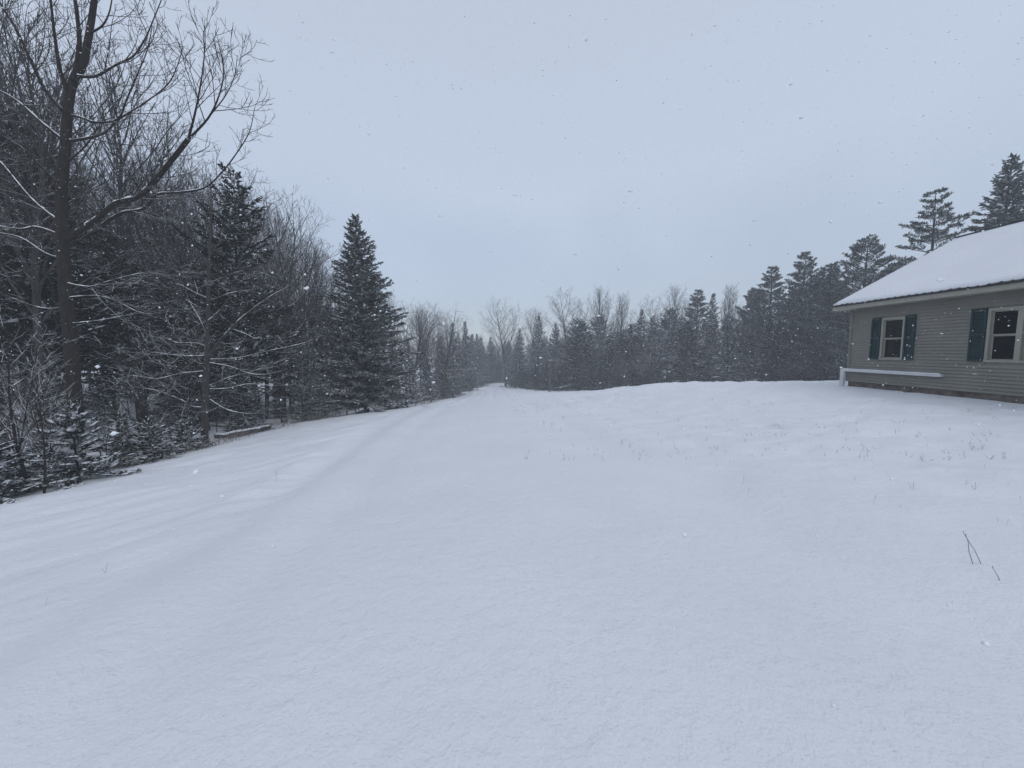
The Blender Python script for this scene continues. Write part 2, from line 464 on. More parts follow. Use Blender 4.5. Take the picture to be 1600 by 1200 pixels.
def spruce(seed, H, R, clear, gap=0.27, nb=7, droop=0.25, step=0.1, power=0.85, blade_l=0.3, blade_w=0.032, rag=0.18, rb=0.16, full=0.0, pads=0.0, pad_s=0.1):
    r = np.random.default_rng(seed)
    wood, leaf, snow = MB(), MB(), MB()
    tp = axis_line((0, 0, -0.3), (0, 0, 1), H + 0.3, 12, 0.008, 0.05, r)
    wood.tube(tp, rb * (1 - np.linspace(0, 1, 13)) ** 0.9 + 0.012, 8)
    z = clear
    while z < H - 0.15:
        f = z / H
        rad = R * (1 - (z - clear * 0.4) / (H - clear * 0.4)) ** power + 0.1
        n = max(4, int(nb * (0.6 + 0.4 * (1 - f)) + r.uniform(-1, 1)))
        a0 = r.uniform(0, 6.28)
        for k in range(n):
            a = a0 + 6.28 * k / n + r.normal(0, 0.2)
            ln = max(0.18, rad * r.normal(1, rag))
            sl = -droop * (1 - f) + 0.75 * f ** 1.5 + r.normal(0, 0.08)
            d0 = np.array([math.cos(a), math.sin(a), sl])
            p, _ = along(tp, (z + 0.3 + r.uniform(-gap, gap) * 0.5) / (H + 0.3))
            q = axis_line(p, d0, ln, 4, 0.05, 0.25 * (1 - f) + 0.1, r)
            if ln > 0.5: wood.tube(q, np.linspace(0.008 + ln * 0.008, 0.004, 5), 3)
            m = max(3, int(ln / step))
            for i in range(m):
                t = 0.12 + 0.88 * (i + r.uniform(0, 0.9)) / m
                if t > 0.99: t = 0.99
                p2, d2 = along(q, t)
                side = unit(xp(d2, UP))
                bl = blade_l * (0.55 + 0.75 * (1 - t)) * min(1.3, 0.5 + ln * 0.45)
                for s in (-1, 1):
                    if r.random() < 0.08: continue
                    nd = unit(d2 * r.uniform(0.5, 1.0) + side * s * r.uniform(0.5, 1.0) + UP * r.normal(-0.12, 0.28))
                    blade(leaf, p2, nd, UP, bl * r.uniform(0.7, 1.25), blade_w * r.uniform(0.8, 1.3))
                    if full and r.random() < full:
                        q2 = p2 + nd * bl * r.uniform(0.3, 0.7)
                        blade(leaf, q2, unit(nd + r.normal(0, 0.5, 3)), UP, bl * r.uniform(0.4, 0.7), blade_w)
            if pads and ln > 0.3:
                for _ in range(r.poisson(pads * min(2.2, ln))):
                    t = r.uniform(0.3, 0.98); p2, d2 = along(q, t); w = r.uniform(0.5, 1.0) * pad_s
                    pad(snow, p2 + unit(xp(d2, UP)) * r.normal(0, 0.12) * min(1, ln) + UP * 0.025, d2, w * r.uniform(1.0, 2.2), w, w * 0.4, r)
            blade(leaf, q[-2], unit(q[-1] - q[-2] + UP * 0.05), UP, ln / 4 + 0.2, blade_w * 1.2)
        z += gap * r.uniform(0.75, 1.2)
    for k in range(10):
        p, _ = along(tp, 0.955 + 0.004 * k)
        a = r.uniform(0, 6.28)
        blade(leaf, p, unit(np.array([math.cos(a) * 0.5, math.sin(a) * 0.5, 0.9])), UP, 0.22, 0.03)
    return (wood, flush(leaf), snow) if snow.v else (wood, flush(leaf))

def pine(seed, H, R, clear, gap=0.62, nb=5, flat=0.0, rb=0.2, tuft=0.24, dead=True):
    r = np.random.default_rng(seed)
    wood, leaf = MB(), MB()
    tp = axis_line((0, 0, -0.3), (0, 0, 1), H + 0.3, 14, 0.012, 0.05, r)
    wood.tube(tp, rb * (1 - np.linspace(0, 1, 15)) ** 0.85 + 0.015, 8)
    def burst(p, d, sz, n):
        for _ in range(n):
            nd = unit(d * 0.55 + r.normal(0, 0.55, 3) + UP * 0.35)
            blade(leaf, p, nd, UP if abs(nd[2]) < 0.9 else np.array([1.0, 0, 0]), sz * r.uniform(0.7, 1.2), sz * 0.11)
    z = clear
    while z < H - 0.1:
        f = (z - clear) / (H - clear)
        rad = R * (math.sin(math.pi * (0.28 + 0.72 * f) ** 0.9) ** 0.9 * 0.9 + 0.12) if flat < 0.5 else R * ((1 - f) ** 0.8 + 0.08)
        a0 = r.uniform(0, 6.28)
        for k in range(nb):
            a = a0 + 6.28 * k / nb + r.normal(0, 0.3)
            ln = max(0.3, rad * r.uniform(0.6, 1.15))
            sl = r.normal(0.08 + 0.5 * f * (1 - flat * 0.5), 0.1)
            p, _ = along(tp, (z + 0.3 + r.uniform(-0.15, 0.15)) / (H + 0.3))
            q = axis_line(p, (math.cos(a), math.sin(a), sl), ln, 5, 0.07, 0.35 * (1 - flat), r)
            wood.tube(q, np.linspace(0.012 + ln * 0.012, 0.006, 6), 4)
            m = int(ln / 0.24) + 1
            for i in range(m):
                t = 0.3 + 0.7 * (i + r.uniform(0.2, 0.8)) / m
                p2, d2 = along(q, min(t, 0.99))
                side = unit(xp(d2, UP))
                for s in (-1, 1):
                    bl = (0.25 + 0.4 * (1 - t)) * min(1.2, 0.4 + ln * 0.3) * r.uniform(0.6, 1.3)
                    e = p2 + unit(d2 * 0.8 + side * s + UP * 0.15) * bl
                    burst((p2 + e) / 2, unit(e - p2), tuft * 0.9, 3)
                    burst(e, unit(e - p2 + UP * 0.4), tuft, 6)
            burst(q[-1], unit(q[-1] - q[-2] + UP * 0.3), tuft * 1.1, 9)
        z += gap * r.uniform(0.7, 1.25) * (1 - 0.35 * f)
    burst(tp[-1], UP, tuft, 14)
    if dead:
        for _ in range(int(clear * 2.5)):
            a = r.uniform(0, 6.28); p, _d = along(tp, r.uniform(0.12, 1) * clear / H)
            q = axis_line(p, (math.cos(a), math.sin(a), r.normal(0, 0.15)), r.uniform(0.6, 1.8), 3, 0.12, -0.1, r)
            wood.tube(q, np.linspace(0.016, 0.006, 4), 3)
    return wood, flush(leaf)

def protos(builders, wm, lm, cat):
    out = []
    for H, parts in builders:
        w, t = parts[:2]; H = max(float(np.percentile(np.vstack(t.v)[:, 2], 99.9)), float(np.vstack(w.v)[:, 2].max()))   # true height of the grown tree
        out.append((w.mesh('trunk', M[wm], True), t.mesh('crown', M[lm], lm.startswith('twig')), H, parts[2].mesh('snow_load', M['snow_soft'], True) if len(parts) > 2 else None))
    return out
PROTO = {}
PROTO['round'] = protos([(12, bare_tree(s, 12, D_ROUND, 0.17, 0.28, 1)) for s in (11, 12, 13)], 'bark_grey', 'twig', 'tree')
PROTO['tall'] = protos([(14, bare_tree(s, 14, D_TALL, 0.14, 0.34, f)) for s, f in ((21, 0), (22, 1), (23, 0))], 'bark_grey', 'twig', 'tree')
PROTO['spread'] = protos([(10, bare_tree(31, 10, D_SPREAD, 0.17, 0.14, 1)), (9, bare_tree(32, 9, D_SPREAD, 0.12, 0.12, 0))], 'bark_grey', 'twig_snowy', 'tree')
PROTO['sapling'] = protos([(4, bare_tree(s, 4, D_SAP, 0.035, 0.15, 1)) for s in (41, 42, 43)], 'bark_dark', 'twig_snowy', 'tree')
PROTO['spruce'] = protos([(13, spruce(51, 13, 2.7, 0.5, gap=0.2, nb=8, step=0.07, blade_w=0.042, full=0.8, rag=0.22, rb=0.13, pads=3.6, pad_s=0.085)), (11, spruce(52, 11, 2.1, 0.5, gap=0.2, nb=8, step=0.08, rag=0.24, blade_w=0.042, full=0.8, rb=0.12, pads=2.2, pad_s=0.085))], 'bark_dark', 'spruce', 'tree')
PROTO['farspruce'] = protos([(13, spruce(s, 13, R, 0.3, gap=0.27, nb=7, step=0.12, blade_l=0.42, blade_w=0.055, rag=0.26, pads=1.5, pad_s=0.13)) for s, R in ((55, 2.9), (56, 2.3), (57, 3.3))], 'bark_dark', 'spruce', 'tree')
PROTO['hemlock'] = protos([(13, spruce(s, 13, 3.1, cl_, gap=0.3, nb=7, droop=0.15, step=0.12, power=0.6, blade_l=0.42, blade_w=0.05, rag=0.3, rb=0.13, pads=0.8, pad_s=0.13)) for s, cl_ in ((61, 3.4), (62, 2.2), (63, 3.0))], 'bark_dark', 'hemlock', 'tree')
PROTO['lowhemlock'] = protos([(12, spruce(s, 12, 3.2, 0.2, gap=0.3, nb=7, droop=0.2, step=0.12, power=0.6, blade_l=0.42, blade_w=0.05, rag=0.32, rb=0.12, pads=1.3, pad_s=0.14)) for s in (65, 66)], 'bark_dark', 'hemlock', 'tree')
PROTO['pine'] = protos([(15, pine(71, 15, 3.0, 1.2)), (15, pine(72, 15, 2.6, 1.8)), (14, pine(73, 14, 3.3, 1.0))], 'bark_dark', 'pine', 'tree')
PROTO['flatpine'] = protos([(15, pine(75, 15, 4.6, 2.0, gap=0.75, nb=5, flat=1.0, dead=False))], 'bark_dark', 'pine', 'tree')
PROTO['fir'] = protos([(3.2, spruce(81, 3.2, 1.35, 0.25, gap=0.3, nb=8, droop=0.12, step=0.035, blade_l=0.24, blade_w=0.03, rb=0.035, full=0.8, pads=10, pad_s=0.11)),
                       (2.2, spruce(82, 2.2, 1.2, 0.15, gap=0.2, nb=8, droop=0.1, step=0.035, blade_l=0.22, blade_w=0.03, rb=0.03, full=0.8, pads=8, pad_s=0.085))], 'bark_dark', 'fir_snow', 'tree')

def plant(kind, X, Y, H, label, cat='tree', group=None, var=None, wide=1.0, name=None, sink=0.0, rz=None, tilt=0.0):
    i = random.randrange(len(PROTO[kind])) if var is None else var
    tr, cr, H0, sn = PROTO[kind][i]
    nm = name or {'round': 'bare_tree', 'tall': 'bare_tree', 'spread': 'bare_tree', 'sapling': 'bare_sapling', 'spruce': 'spruce_tree', 'farspruce': 'spruce_tree',
                  'hemlock': 'hemlock_tree', 'lowhemlock': 'hemlock_tree', 'pine': 'pine_tree', 'flatpine': 'pine_tree', 'fir': 'young_fir'}[kind]
    e = empty(nm, (X, Y, ground_z(X, Y) - sink), random.uniform(0, 6.28) if rz is None else rz)
    e.rotation_euler[0] = tilt
    s = H / H0
    e.scale = (s * wide, s * wide, s)
    obj('trunk', tr, e); obj('crown', cr, e)
    if sn: tag(obj('snow_load', sn, e), kind='stuff')
    return tag(e, label, cat, group)
def plant_px(kind, px, top, Y, label, **kw):
    """stands at depth Y where the terrain carries it; height from its top in the picture"""
    t = at_depth(px, top, Y)
    return plant(kind, t.x, Y, t.z - ground_z(t.x, Y), label, **kw)

exec_blocks = []
# ------------------------------------------------------------------ the big bare tree on the left, limbs laid out one by one
def limb_tree(seed, Y0, bpx, dens, trunk, tr, limbs, bark, label, name='bare_tree'):
    r = np.random.default_rng(seed)
    base = at_depth(*bpx, Y0); gz = ground_z(base.x, Y0)
    e = empty('bare_tree', (base.x, Y0, gz))
    B = np.array([base.x, Y0, gz])
    wood, twig, snow = MB(), MB(), MB()
    prm = dict(D_ROUND, dens=dens, ang=[45, 44, 44, 40], len=[2.0, 1.5, 0.66, 0.3], lift=[0.4, 0.55, 0.45, 0.25], rmin=0.0048, thin=0.011, rfac=0.5, depth=4)
    def lump(q, ra):
        t = np.linspace(0, len(q) - 1, len(q) * 3); i = np.arange(len(q))
        q = np.stack([np.interp(t, i, q[:, k]) for k in range(3)], 1); ra = np.interp(t, i, ra)
        f = np.clip(0.75 + 0.5 * vnoise(t * 0.9 + r.uniform(0, 90), t * 0) + r.normal(0, 0.1, len(t)), 0.12, 1.3)
        snow.tube(q + UP * (ra * 0.75)[:, None], (ra * 0.6 + 0.005) * f, 6)
    def limb(pix, r0, r1, dy=0.0, sub=1, k=8, sn=True, t0=0.15):
        n = len(pix)
        P = np.array([tuple(at_depth(px, py, Y0 + dy * (i / (n - 1)) ** 1.3)) for i, (px, py) in enumerate(pix)]) - B
        # smooth the polyline
        Q = []
        for i in range(n - 1):
            p0, p1, p2, p3 = P[max(i-1, 0)], P[i], P[i+1], P[min(i+2, n-1)]
            for s in (0, 0.25, 0.5, 0.75):
                Q.append(0.5 * (2*p1 + (p2-p0)*s + (2*p0-5*p1+4*p2-p3)*s*s + (3*p1-p0-3*p2+p3)*s**3))
        Q.append(P[-1]); Q = np.array(Q)
        r0 *= 0.8; rad = r0 + (r1 - r0) * np.linspace(0, 1, len(Q)) ** 0.75
        wood.tube(Q, rad, k)
        if sn:
            run = []
            for i in range(len(Q)):
                d = unit(Q[min(i+1, len(Q)-1)] - Q[max(i-1, 0)])
                if abs(d[2]) < 0.72 and rad[i] > 0.008:
                    run.append(i)
                else:
                    if len(run) > 2: lump(Q[run], rad[run])
                    run = []
            if len(run) > 2: lump(Q[run], rad[run])
        if sub: sprout(Q, r0, sub, prm, wood, twig, r, t0)
    limb(trunk, *tr, 0.2, 0, 14, False)
    for lb in limbs: limb(*lb)
    wood.build('trunk', M[bark], e, True); twig.build('crown', M['twig'], e, True); tag(snow.build('snow_cover', M['snow_soft'], e, True), kind='stuff')
    tag(e, label, 'tree', None)
limb_tree(5, 11.0, (124, 745), [2.0, 3.6, 5.0, 6.0], [(127, 775), (121, 700), (114, 580), (104, 470), (98, 380), (96, 300), (102, 230), (106, 170), (115, 125), (130, 98), (138, 60), (146, 10), (152, -50), (150, -130)], (0.235, 0.05), [
    ([(115, 126), (124, 70), (120, 20), (112, -40), (108, -110)], 0.075, 0.03, 0.5),
    ([(104, 140), (93, 105), (86, 60), (79, 0), (72, -60)], 0.06, 0.02, -0.5),
    ([(104, 376), (128, 358), (152, 342), (180, 318), (216, 308), (240, 285), (264, 256), (294, 218)], 0.085, 0.055, -0.8, 1, 8, True, 0.3),
    ([(294, 218), (304, 180), (312, 140), (319, 90), (318, 48)], 0.042, 0.008, -0.9),
    ([(294, 218), (325, 185), (342, 150), (350, 112), (346, 84)], 0.04, 0.008, -0.6),
    ([(330, 178), (352, 150), (366, 120), (371, 86)], 0.022, 0.006, -0.7),
    ([(160, 352), (190, 333), (225, 326), (246, 304), (275, 301), (318, 294), (346, 270), (372, 236), (390, 205), (398, 168)], 0.06, 0.008, 0.6),
    ([(110, 220), (136, 216), (164, 207), (186, 186), (224, 162), (262, 132), (278, 100), (286, 72)], 0.05, 0.008, 0.9),
    ([(112, 180), (128, 184), (150, 191), (184, 186), (198, 155), (214, 118), (230, 78), (238, 40)], 0.045, 0.008, -1.0),
    ([(122, 119), (150, 119), (180, 102), (208, 88), (226, 62), (240, 30), (256, -10)], 0.05, 0.01, 0.7),
    ([(140, 52), (160, 40), (172, 15), (178, -30)], 0.035, 0.01, -0.4),
    ([(108, 250), (130, 232), (150, 205), (165, 180), (190, 150)], 0.035, 0.008, 1.2),
    ([(97, 172), (70, 140), (48, 95), (25, 45), (0, 5), (-20, -40)], 0.06, 0.015, -0.8),
    ([(98, 218), (66, 192), (30, 160), (-5, 140), (-50, 130)], 0.055, 0.012, 0.8),
    ([(94, 290), (66, 262), (30, 228), (-10, 205)], 0.04, 0.01, -1.2),
    ([(92, 345), (62, 322), (40, 300), (0, 252), (-20, 240)], 0.04, 0.012, 1.0),
    ([(90, 366), (58, 355), (30, 358), (-10, 352), (-60, 345)], 0.045, 0.012, -1.0),
    ([(100, 405), (70, 395), (30, 370), (-20, 362)], 0.03, 0.008, 0.8),
    ([(104, 442), (140, 448), (175, 438), (215, 428), (285, 418)], 0.028, 0.006, -1.2),
    ([(106, 465), (150, 462), (180, 470), (225, 490), (270, 486)], 0.025, 0.006, 0.5),
    ([(104, 480), (70, 482), (30, 470), (-10, 452)], 0.026, 0.006, -0.6),
    ([(112, 545), (80, 560), (40, 590), (10, 606), (-20, 600)], 0.026, 0.006, -1.4),
    ([(114, 505), (160, 500), (200, 492), (260, 484)], 0.02, 0.005, 1.0),
    ([(116, 612), (95, 618), (60, 628), (30, 640)], 0.02, 0.005, -1.0)], 'bark_dark', 'tall bare tree with thick dark trunk and wide snowy limbs at far left')
limb_tree(6, 14.0, (321, 694), [2.0, 2.6, 3.6, 4.5],
    [(320, 715), (320, 640), (323, 570), (325, 500), (326, 440), (328, 380), (330, 320), (328, 270)], (0.17, 0.012), [
    ([(330, 562), (352, 561), (375, 559), (417, 549), (475, 536), (500, 524)], 0.042, 0.006, -0.6),
    ([(328, 603), (355, 591), (392, 581), (430, 568), (467, 552)], 0.036, 0.006, -1.2),
    ([(328, 567), (360, 573), (392, 584), (417, 585), (440, 580)], 0.03, 0.005, -1.8),
    ([(328, 608), (355, 607), (388, 600), (420, 602), (457, 602)], 0.03, 0.005, 0.6),
    ([(328, 624), (355, 640), (385, 646), (417, 645)], 0.03, 0.005, -1.0),
    ([(326, 502), (340, 490), (360, 462), (374, 430), (378, 395), (392, 350)], 0.06, 0.01, -0.4),
    ([(322, 566), (340, 537), (360, 515), (380, 495), (420, 465), (455, 445), (480, 420)], 0.075, 0.008, -0.3),
    ([(372, 503), (384, 470), (398, 430), (404, 390), (415, 340)], 0.04, 0.006, 0.5),
    ([(362, 514), (385, 522), (402, 529), (440, 526)], 0.025, 0.005, -0.8),
    ([(320, 541), (305, 536), (275, 535), (250, 525)], 0.034, 0.005, -0.9),
    ([(322, 492), (310, 480), (290, 468), (275, 448), (267, 434)], 0.03, 0.005, -1.2),
    ([(322, 465), (300, 455), (282, 445), (255, 440)], 0.026, 0.005, 0.5),
    ([(321, 520), (313, 500), (300, 478), (288, 452)], 0.03, 0.005, 0.9),
    ([(322, 580), (313, 570), (296, 559), (285, 548)], 0.03, 0.005, -1.5),
    ([(320, 556), (285, 556), (252, 552), (225, 548)], 0.03, 0.005, -0.5),
    ([(318, 637), (300, 635), (287, 627), (265, 617), (240, 609), (205, 604)], 0.034, 0.006, -1.0),
    ([(318, 580), (280, 584), (245, 592), (208, 587), (185, 592)], 0.03, 0.005, -1.6),
    ([(326, 445), (345, 435), (370, 425), (400, 418)], 0.028, 0.005, -0.9),
    ([(328, 400), (345, 372), (362, 335), (370, 300)], 0.03, 0.006, 0.6),
    ([(327, 420), (308, 390), (292, 350), (285, 310)], 0.03, 0.006, -0.6),
    ([(329, 350), (312, 320), (305, 290)], 0.02, 0.005, 0.5),
    ([(329, 470), (360, 458), (395, 452), (430, 436)], 0.026, 0.005, -1.4)],
    'bark_grey', 'bare tree with long level snow lined branches beside the fallen log')

# ------------------------------------------------------------------ house on the right
def house():
    X0 = 13.0
    ya = at_wall(1328, 540, X0).y                     # far corner of the long wall
    z_s = at_wall(1325, 595, X0).z                    # bottom edge of the siding
    xe = X0 - 0.42; yb = ya + 0.42
    z_e = EYE + (at_depth(1293, 486, yb).z - EYE)     # underside of the eave edge
    rg = at_depth(1495, 377, yb); zr, xr = rg.z, rg.x
    X1 = 2 * xr - X0                                   # opposite long wall
    y0 = -1.0                                          # near gable, behind the picture's edge
    slope = (zr - z_e) / (xr - xe)
    e = empty('clapboard_house', (X0, (ya + y0) / 2, ground_z(13, 12)))
    off = Vector(e.location)
    m_side = mat_noise('taupe_vinyl_siding', (0.185, 0.180, 0.158), (0.232, 0.225, 0.198), 1.2, 0.6, 0.15, 60)
    m_trim = mat_noise('tan_trim_paint', (0.28, 0.275, 0.23), (0.34, 0.33, 0.28), 3, 0.5)
    m_white = mat_noise('white_duct_paint', (0.55, 0.56, 0.57), (0.66, 0.67, 0.68), 3, 0.5)
    m_green = mat_noise('dark_green_shutter_paint', (0.005, 0.028, 0.033), (0.010, 0.042, 0.049), 5, 0.5)
    m_metal = mat_noise('dark_metal_roofing', (0.02, 0.02, 0.022), (0.035, 0.035, 0.04), 5, 0.45)
    m_found = mat_noise('weathered_concrete', (0.055, 0.048, 0.040), (0.19, 0.17, 0.15), 3.5, 0.95, 0.5, 25)
    m_glass, n, l, b = new_mat('window_glass')
    b.inputs['Base Color'].default_value = (0.003, 0.004, 0.006, 1); b.inputs['Roughness'].default_value = 0.04; b.inputs['Specular IOR Level'].default_value = 0.3
    m_dark = mat_noise('dim_room', (0.02, 0.02, 0.02), (0.03, 0.03, 0.03), 2, 0.9)
    def P(mb, name, mat, parent=e, smooth=False):
        for i in range(len(mb.v)): mb.v[i] = mb.v[i] - np.array(off)
        return mb.build(name, mat, parent, smooth)
    top = z_e + 0.02
    # windows: measured on the wall plane (frame outer edges)
    w1a, w1b = at_wall(1375.5, 560, X0).y, at_wall(1414, 530, X0).y
    w1t, w1l = at_wall(1396, 496, X0).z, at_wall(1395, 562, X0).z
    w2a = at_wall(1540, 560, X0).y; w2b = w2a - 2 * (w2a - at_wall(1591, 560, X0).y)
    wins = [(w1b, w1a, w1l, w1t, 1), (w2b, w2a, w1l, w1t, 2)]
    mb = MB()
    # wall core with real openings (strips between and around the openings)
    def core(y_a, y_b, za, zb): mb.box((X0, y_a, za), (X0 + 0.14, y_b, zb))
    ys = [y0, w2b, w2a, w1b, w1a, ya]
    for i in range(5):
        if i in (1, 3):
            core(ys[i], ys[i+1], z_s, w1l); core(ys[i], ys[i+1], w1t, top)
        else:
            core(ys[i], ys[i+1], z_s, top)
    P(mb, 'wall', m_side)
    mb = MB(); mb.box((X1 - 0.14, y0, z_s), (X1, ya, top)); P(mb, 'wall', m_side)
    for yy in (ya - 0.14, y0):
        mb = MB(); mb.prism([(X0 + 0.142, yy, z_s), (X1 - 0.142, yy, z_s), (X1 - 0.142, yy, top), (xr, yy, zr - 0.12), (X0 + 0.142, yy, top)], (0, 0.14, 0)); P(mb, 'wall', m_side)
    # clapboards, course by course, cut round the windows
    pitch = 0.098; nrow = int((top - z_s) / pitch)
    def board(y_a, y_b, z, h):
        q = MB(); q.prism([(X0 - 0.003, y_a, z), (X0 - 0.034, y_a, z - 0.004), (X0 - 0.034, y_a, z + 0.010), (X0 - 0.006, y_a, z + h), (X0 - 0.003, y_a, z + h)], (0, y_b - y_a, 0))
        P(q, 'clapboard', m_side)
    for i in range(nrow + 1):
        z = z_s + i * pitch; h = min(pitch + 0.002, top - z)
        if h < 0.02: continue
        if z + h > w1l and z < w1t:
            for a, b2 in ((y0, w2b), (w2a, w1b), (w1a, ya - 0.09)): board(a, b2, z, h)
        else:
            board(y0, ya - 0.09, z, h)
    q = MB(); q.box((X0 - 0.045, ya - 0.09, z_s - 0.01), (X0 + 0.14, ya + 0.02, top)); P(q, 'corner_board', mat_noise('corner_trim', (0.16, 0.155, 0.14), (0.2, 0.19, 0.17), 3, 0.6))
    # foundation
    q = MB(); q.box((X0 + 0.02, y0 + .02, z_s - 1.2), (X1 - 0.02, ya - 0.02, z_s)); P(q, 'foundation', m_found)
    # windows
    def window(a, b2, z0, z1, n):
        w = MB(); t = 0.066
        w.box((X0 - 0.055, a - 0.005, z1 - t), (X0 + 0.10, b2 + 0.005, z1 + 0.005)); w.box((X0 - 0.06, a - 0.01, z0 - 0.005), (X0 + 0.10, b2 + 0.01, z0 + t * 0.8))
        w.box((X0 - 0.053, a - 0.003, z0 + t * 0.8), (X0 + 0.10, a + t, z1 - t)); w.box((X0 - 0.053, b2 - t, z0 + t * 0.8), (X0 + 0.10, b2 + 0.003, z1 - t))
        if n == 2:
            mid = (a + b2) / 2
            w.box((X0 - 0.053, mid - 0.06, z0 + t * 0.8), (X0 + 0.10, mid + 0.06, z1 - t))
        wo = P(w, 'window', m_trim)
        lights = [(a + t, b2 - t)] if n == 1 else [(a + t, (a + b2) / 2 - 0.06), ((a + b2) / 2 + 0.06, b2 - t)]
        for (la, lb) in lights:
            zm = (z0 + z1) / 2
            for (za, zb, dx) in ((z0 + t * 0.8, zm, 0.035), (zm, z1 - t, 0.005)):
                s = MB(); f = 0.03; x0 = X0 + dx; x1 = x0 + 0.03
                s.box((x0, la, za), (x1, lb, za + f)); s.box((x0, la, zb - f), (x1, lb, zb))
                s.box((x0 + .001, la, za + f), (x1 - .001, la + f, zb - f)); s.box((x0 + .001, lb - f, za + f), (x1 - .001, lb, zb - f))
                P(s, 'sash', m_trim, wo)
                g = MB(); g.box((x0 + 0.011, la + f, za + f), (x0 + 0.017, lb - f, zb - f)); P(g, 'pane', m_glass, wo)
    for wv in wins: window(*wv)
    # shutters: frame with louvre slats
    def shutter(a, b2, z0, z1):
        s = MB(); f = 0.05; x0, x1 = X0 - 0.075, X0 - 0.038
        s.box((x0, a, z0), (x1, a + f, z1)); s.box((x0, b2 - f, z0), (x1, b2, z1))
        for zc in (z0, (z0 + z1) / 2 - f / 2, z1 - f): s.box((x0 + .001, a + f, zc), (x1 - .001, b2 - f, zc + f))
        so = P(s, 'shutter', m_green)
        z = z0 + f + 0.005
        while z < z1 - f - 0.03:
            if not ((z0 + z1) / 2 - f < z < (z0 + z1) / 2 + f / 2):
                k = MB(); k.prism([(x0 + 0.006, a + f, z), (x0 + 0.012, a + f, z), (x1 - 0.002, a + f, z + 0.036), (x1 - 0.008, a + f, z + 0.036)], (0, b2 - a - 2 * f, 0)); P(k, 'slat', m_green, so)
            z += 0.04
    sw = 0.36
    s1a = at_wall(1363, 530, X0).y; s1b = at_wall(1431, 530, X0).y
    shutter(w1a + 0.02, max(s1a, w1a + 0.3), w1l + 0.01, w1t + 0.03); shutter(min(s1b, w1b - 0.3), w1b - 0.02, w1l + 0.01, w1t + 0.03)
    shutter(w2a + 0.02, w2a + 0.02 + sw, w1l + 0.01, w1t + 0.03); shutter(w2b - 0.02 - sw, w2b - 0.02, w1l + 0.01, w1t + 0.03)
    # roof: metal sheet on both slopes, standing ribs, fascia, soffit, snow
    xE = 2 * xr - xe; ybn = y0 - 0.42
    th = 0.045
    def slab(dz0, dz1, ext=0.0, ye=0.0):
        return [(xe - ext, z_e + 0.15 + dz0 - ext * slope), (xr, zr + dz0 + 0.02), (xE + ext, z_e + 0.15 + dz0 - ext * slope),
                (xE + ext, z_e + 0.15 + dz1 - ext * slope), (xr, zr + dz1 + 0.02), (xe - ext, z_e + 0.15 + dz1 - ext * slope)]
    zr_fix = 0.0
    q = MB(); q.prism([(x, ybn, z) for x, z in slab(0.0, th, 0.03)][::-1], (0, yb - ybn, 0)); roof = P(q, 'roof', m_metal)
    k = 0
    y = ybn + 0.08
    while y < yb - 0.03:
        q = MB(); s0 = (xe - 0.036, z_e + 0.15 + th - 0.036 * slope - 0.012); s1 = (xe + 0.5, z_e + 0.15 + th + 0.5 * slope - 0.008)
        q.prism([(s0[0], y, s0[1]), (s1[0], y, s1[1]), (s1[0], y, s1[1] + 0.03), (s0[0], y, s0[1] + 0.03)], (0, 0.05, 0)); P(q, 'rib', m_metal, roof)
        y += 0.229
    # snow blanket on the roof, a grid with uneven thickness and edge
    for side in (0, 1):
        nu, nv = 26, 120
        V = []
        for layer in (0, 1):
            for i in range(nu):
                for j in range(nv):
                    f = i / (nu - 1); yy = ybn + (yb - ybn) * j / (nv - 1)
                    edge = 0.03 * vnoise(yy * 1.7, 3.1 + side) + 0.012 * vnoise(yy * 6, 1.0)
                    xx = (xe + 0.01 + edge * (1 - f)) * (1 - f) + xr * f
                    zz = z_e + 0.15 + th + (xx - xe) * slope * ((zr + 0.02 - z_e - 0.15) / ((xr - xe) * slope))
                    if side: xx = 2 * xr - xx
                    t = 0.002 if layer == 0 else 0.075 + 0.018 * float(fbm(xx * 0.7, yy * 0.7, 2)) - (0.03 if i == 0 else 0) - (0.02 if j in (0, nv - 1) else 0) + (0.03 if i == 1 else 0) * 0
                    V.append((xx, yy, zz + t))
        Fq = []
        N = nu * nv
        for i in range(nu - 1):
            for j in range(nv - 1):
                a = i * nv + j
                f1 = (N + a, N + a + nv, N + a + nv + 1, N + a + 1)
                Fq.append(f1 if side else f1[::-1])
        rim = [(i * nv) for i in range(nu)], [(i * nv + nv - 1) for i in range(nu)], [j for j in range(nv)]
        for line in rim:
            for a, b2 in zip(line[:-1], line[1:]): Fq.append((a, b2, N + b2, N + a))
        q = MB(); q.add(V, Fq); P(q, 'roof_snow', M['snow_soft'], roof, True)
    q = MB(); q.box((xr - 0.12, ybn, zr + th + 0.085), (xr + 0.12, yb + 0.01, zr + th + 0.11)); P(q, 'ridge_cap', m_metal, roof)
    q = MB(); q.box((xe, ybn, z_e - 0.005), (xe + 0.025, yb, z_e + 0.148)); P(q, 'fascia', m_trim)
    q = MB(); q.box((xe + 0.027, ybn + 0.02, z_e), (X0 - 0.002, yb - 0.03, z_e + 0.015)); P(q, 'soffit', m_trim)
    for yy in (yb - 0.025, ybn):
        for sgn in (0, 1):
            pts = [(xe + 0.026, z_e), (xe + 0.026, z_e + 0.146), (xr, zr + 0.018), (xr, zr - 0.13)]
            if sgn: pts = [(2 * xr - a, b2) for a, b2 in pts]
            q = MB(); q.prism([(a, yy, b2) for a, b2 in pts], (0, 0.025, 0)); P(q, 'rake_board', m_trim)
    # low white duct along the base of the wall with its leg at the corner
    d1 = at_wall(1471, 584, X0 - 0.1).y; zt = at_wall(1320, 576.5, X0 - 0.1).z
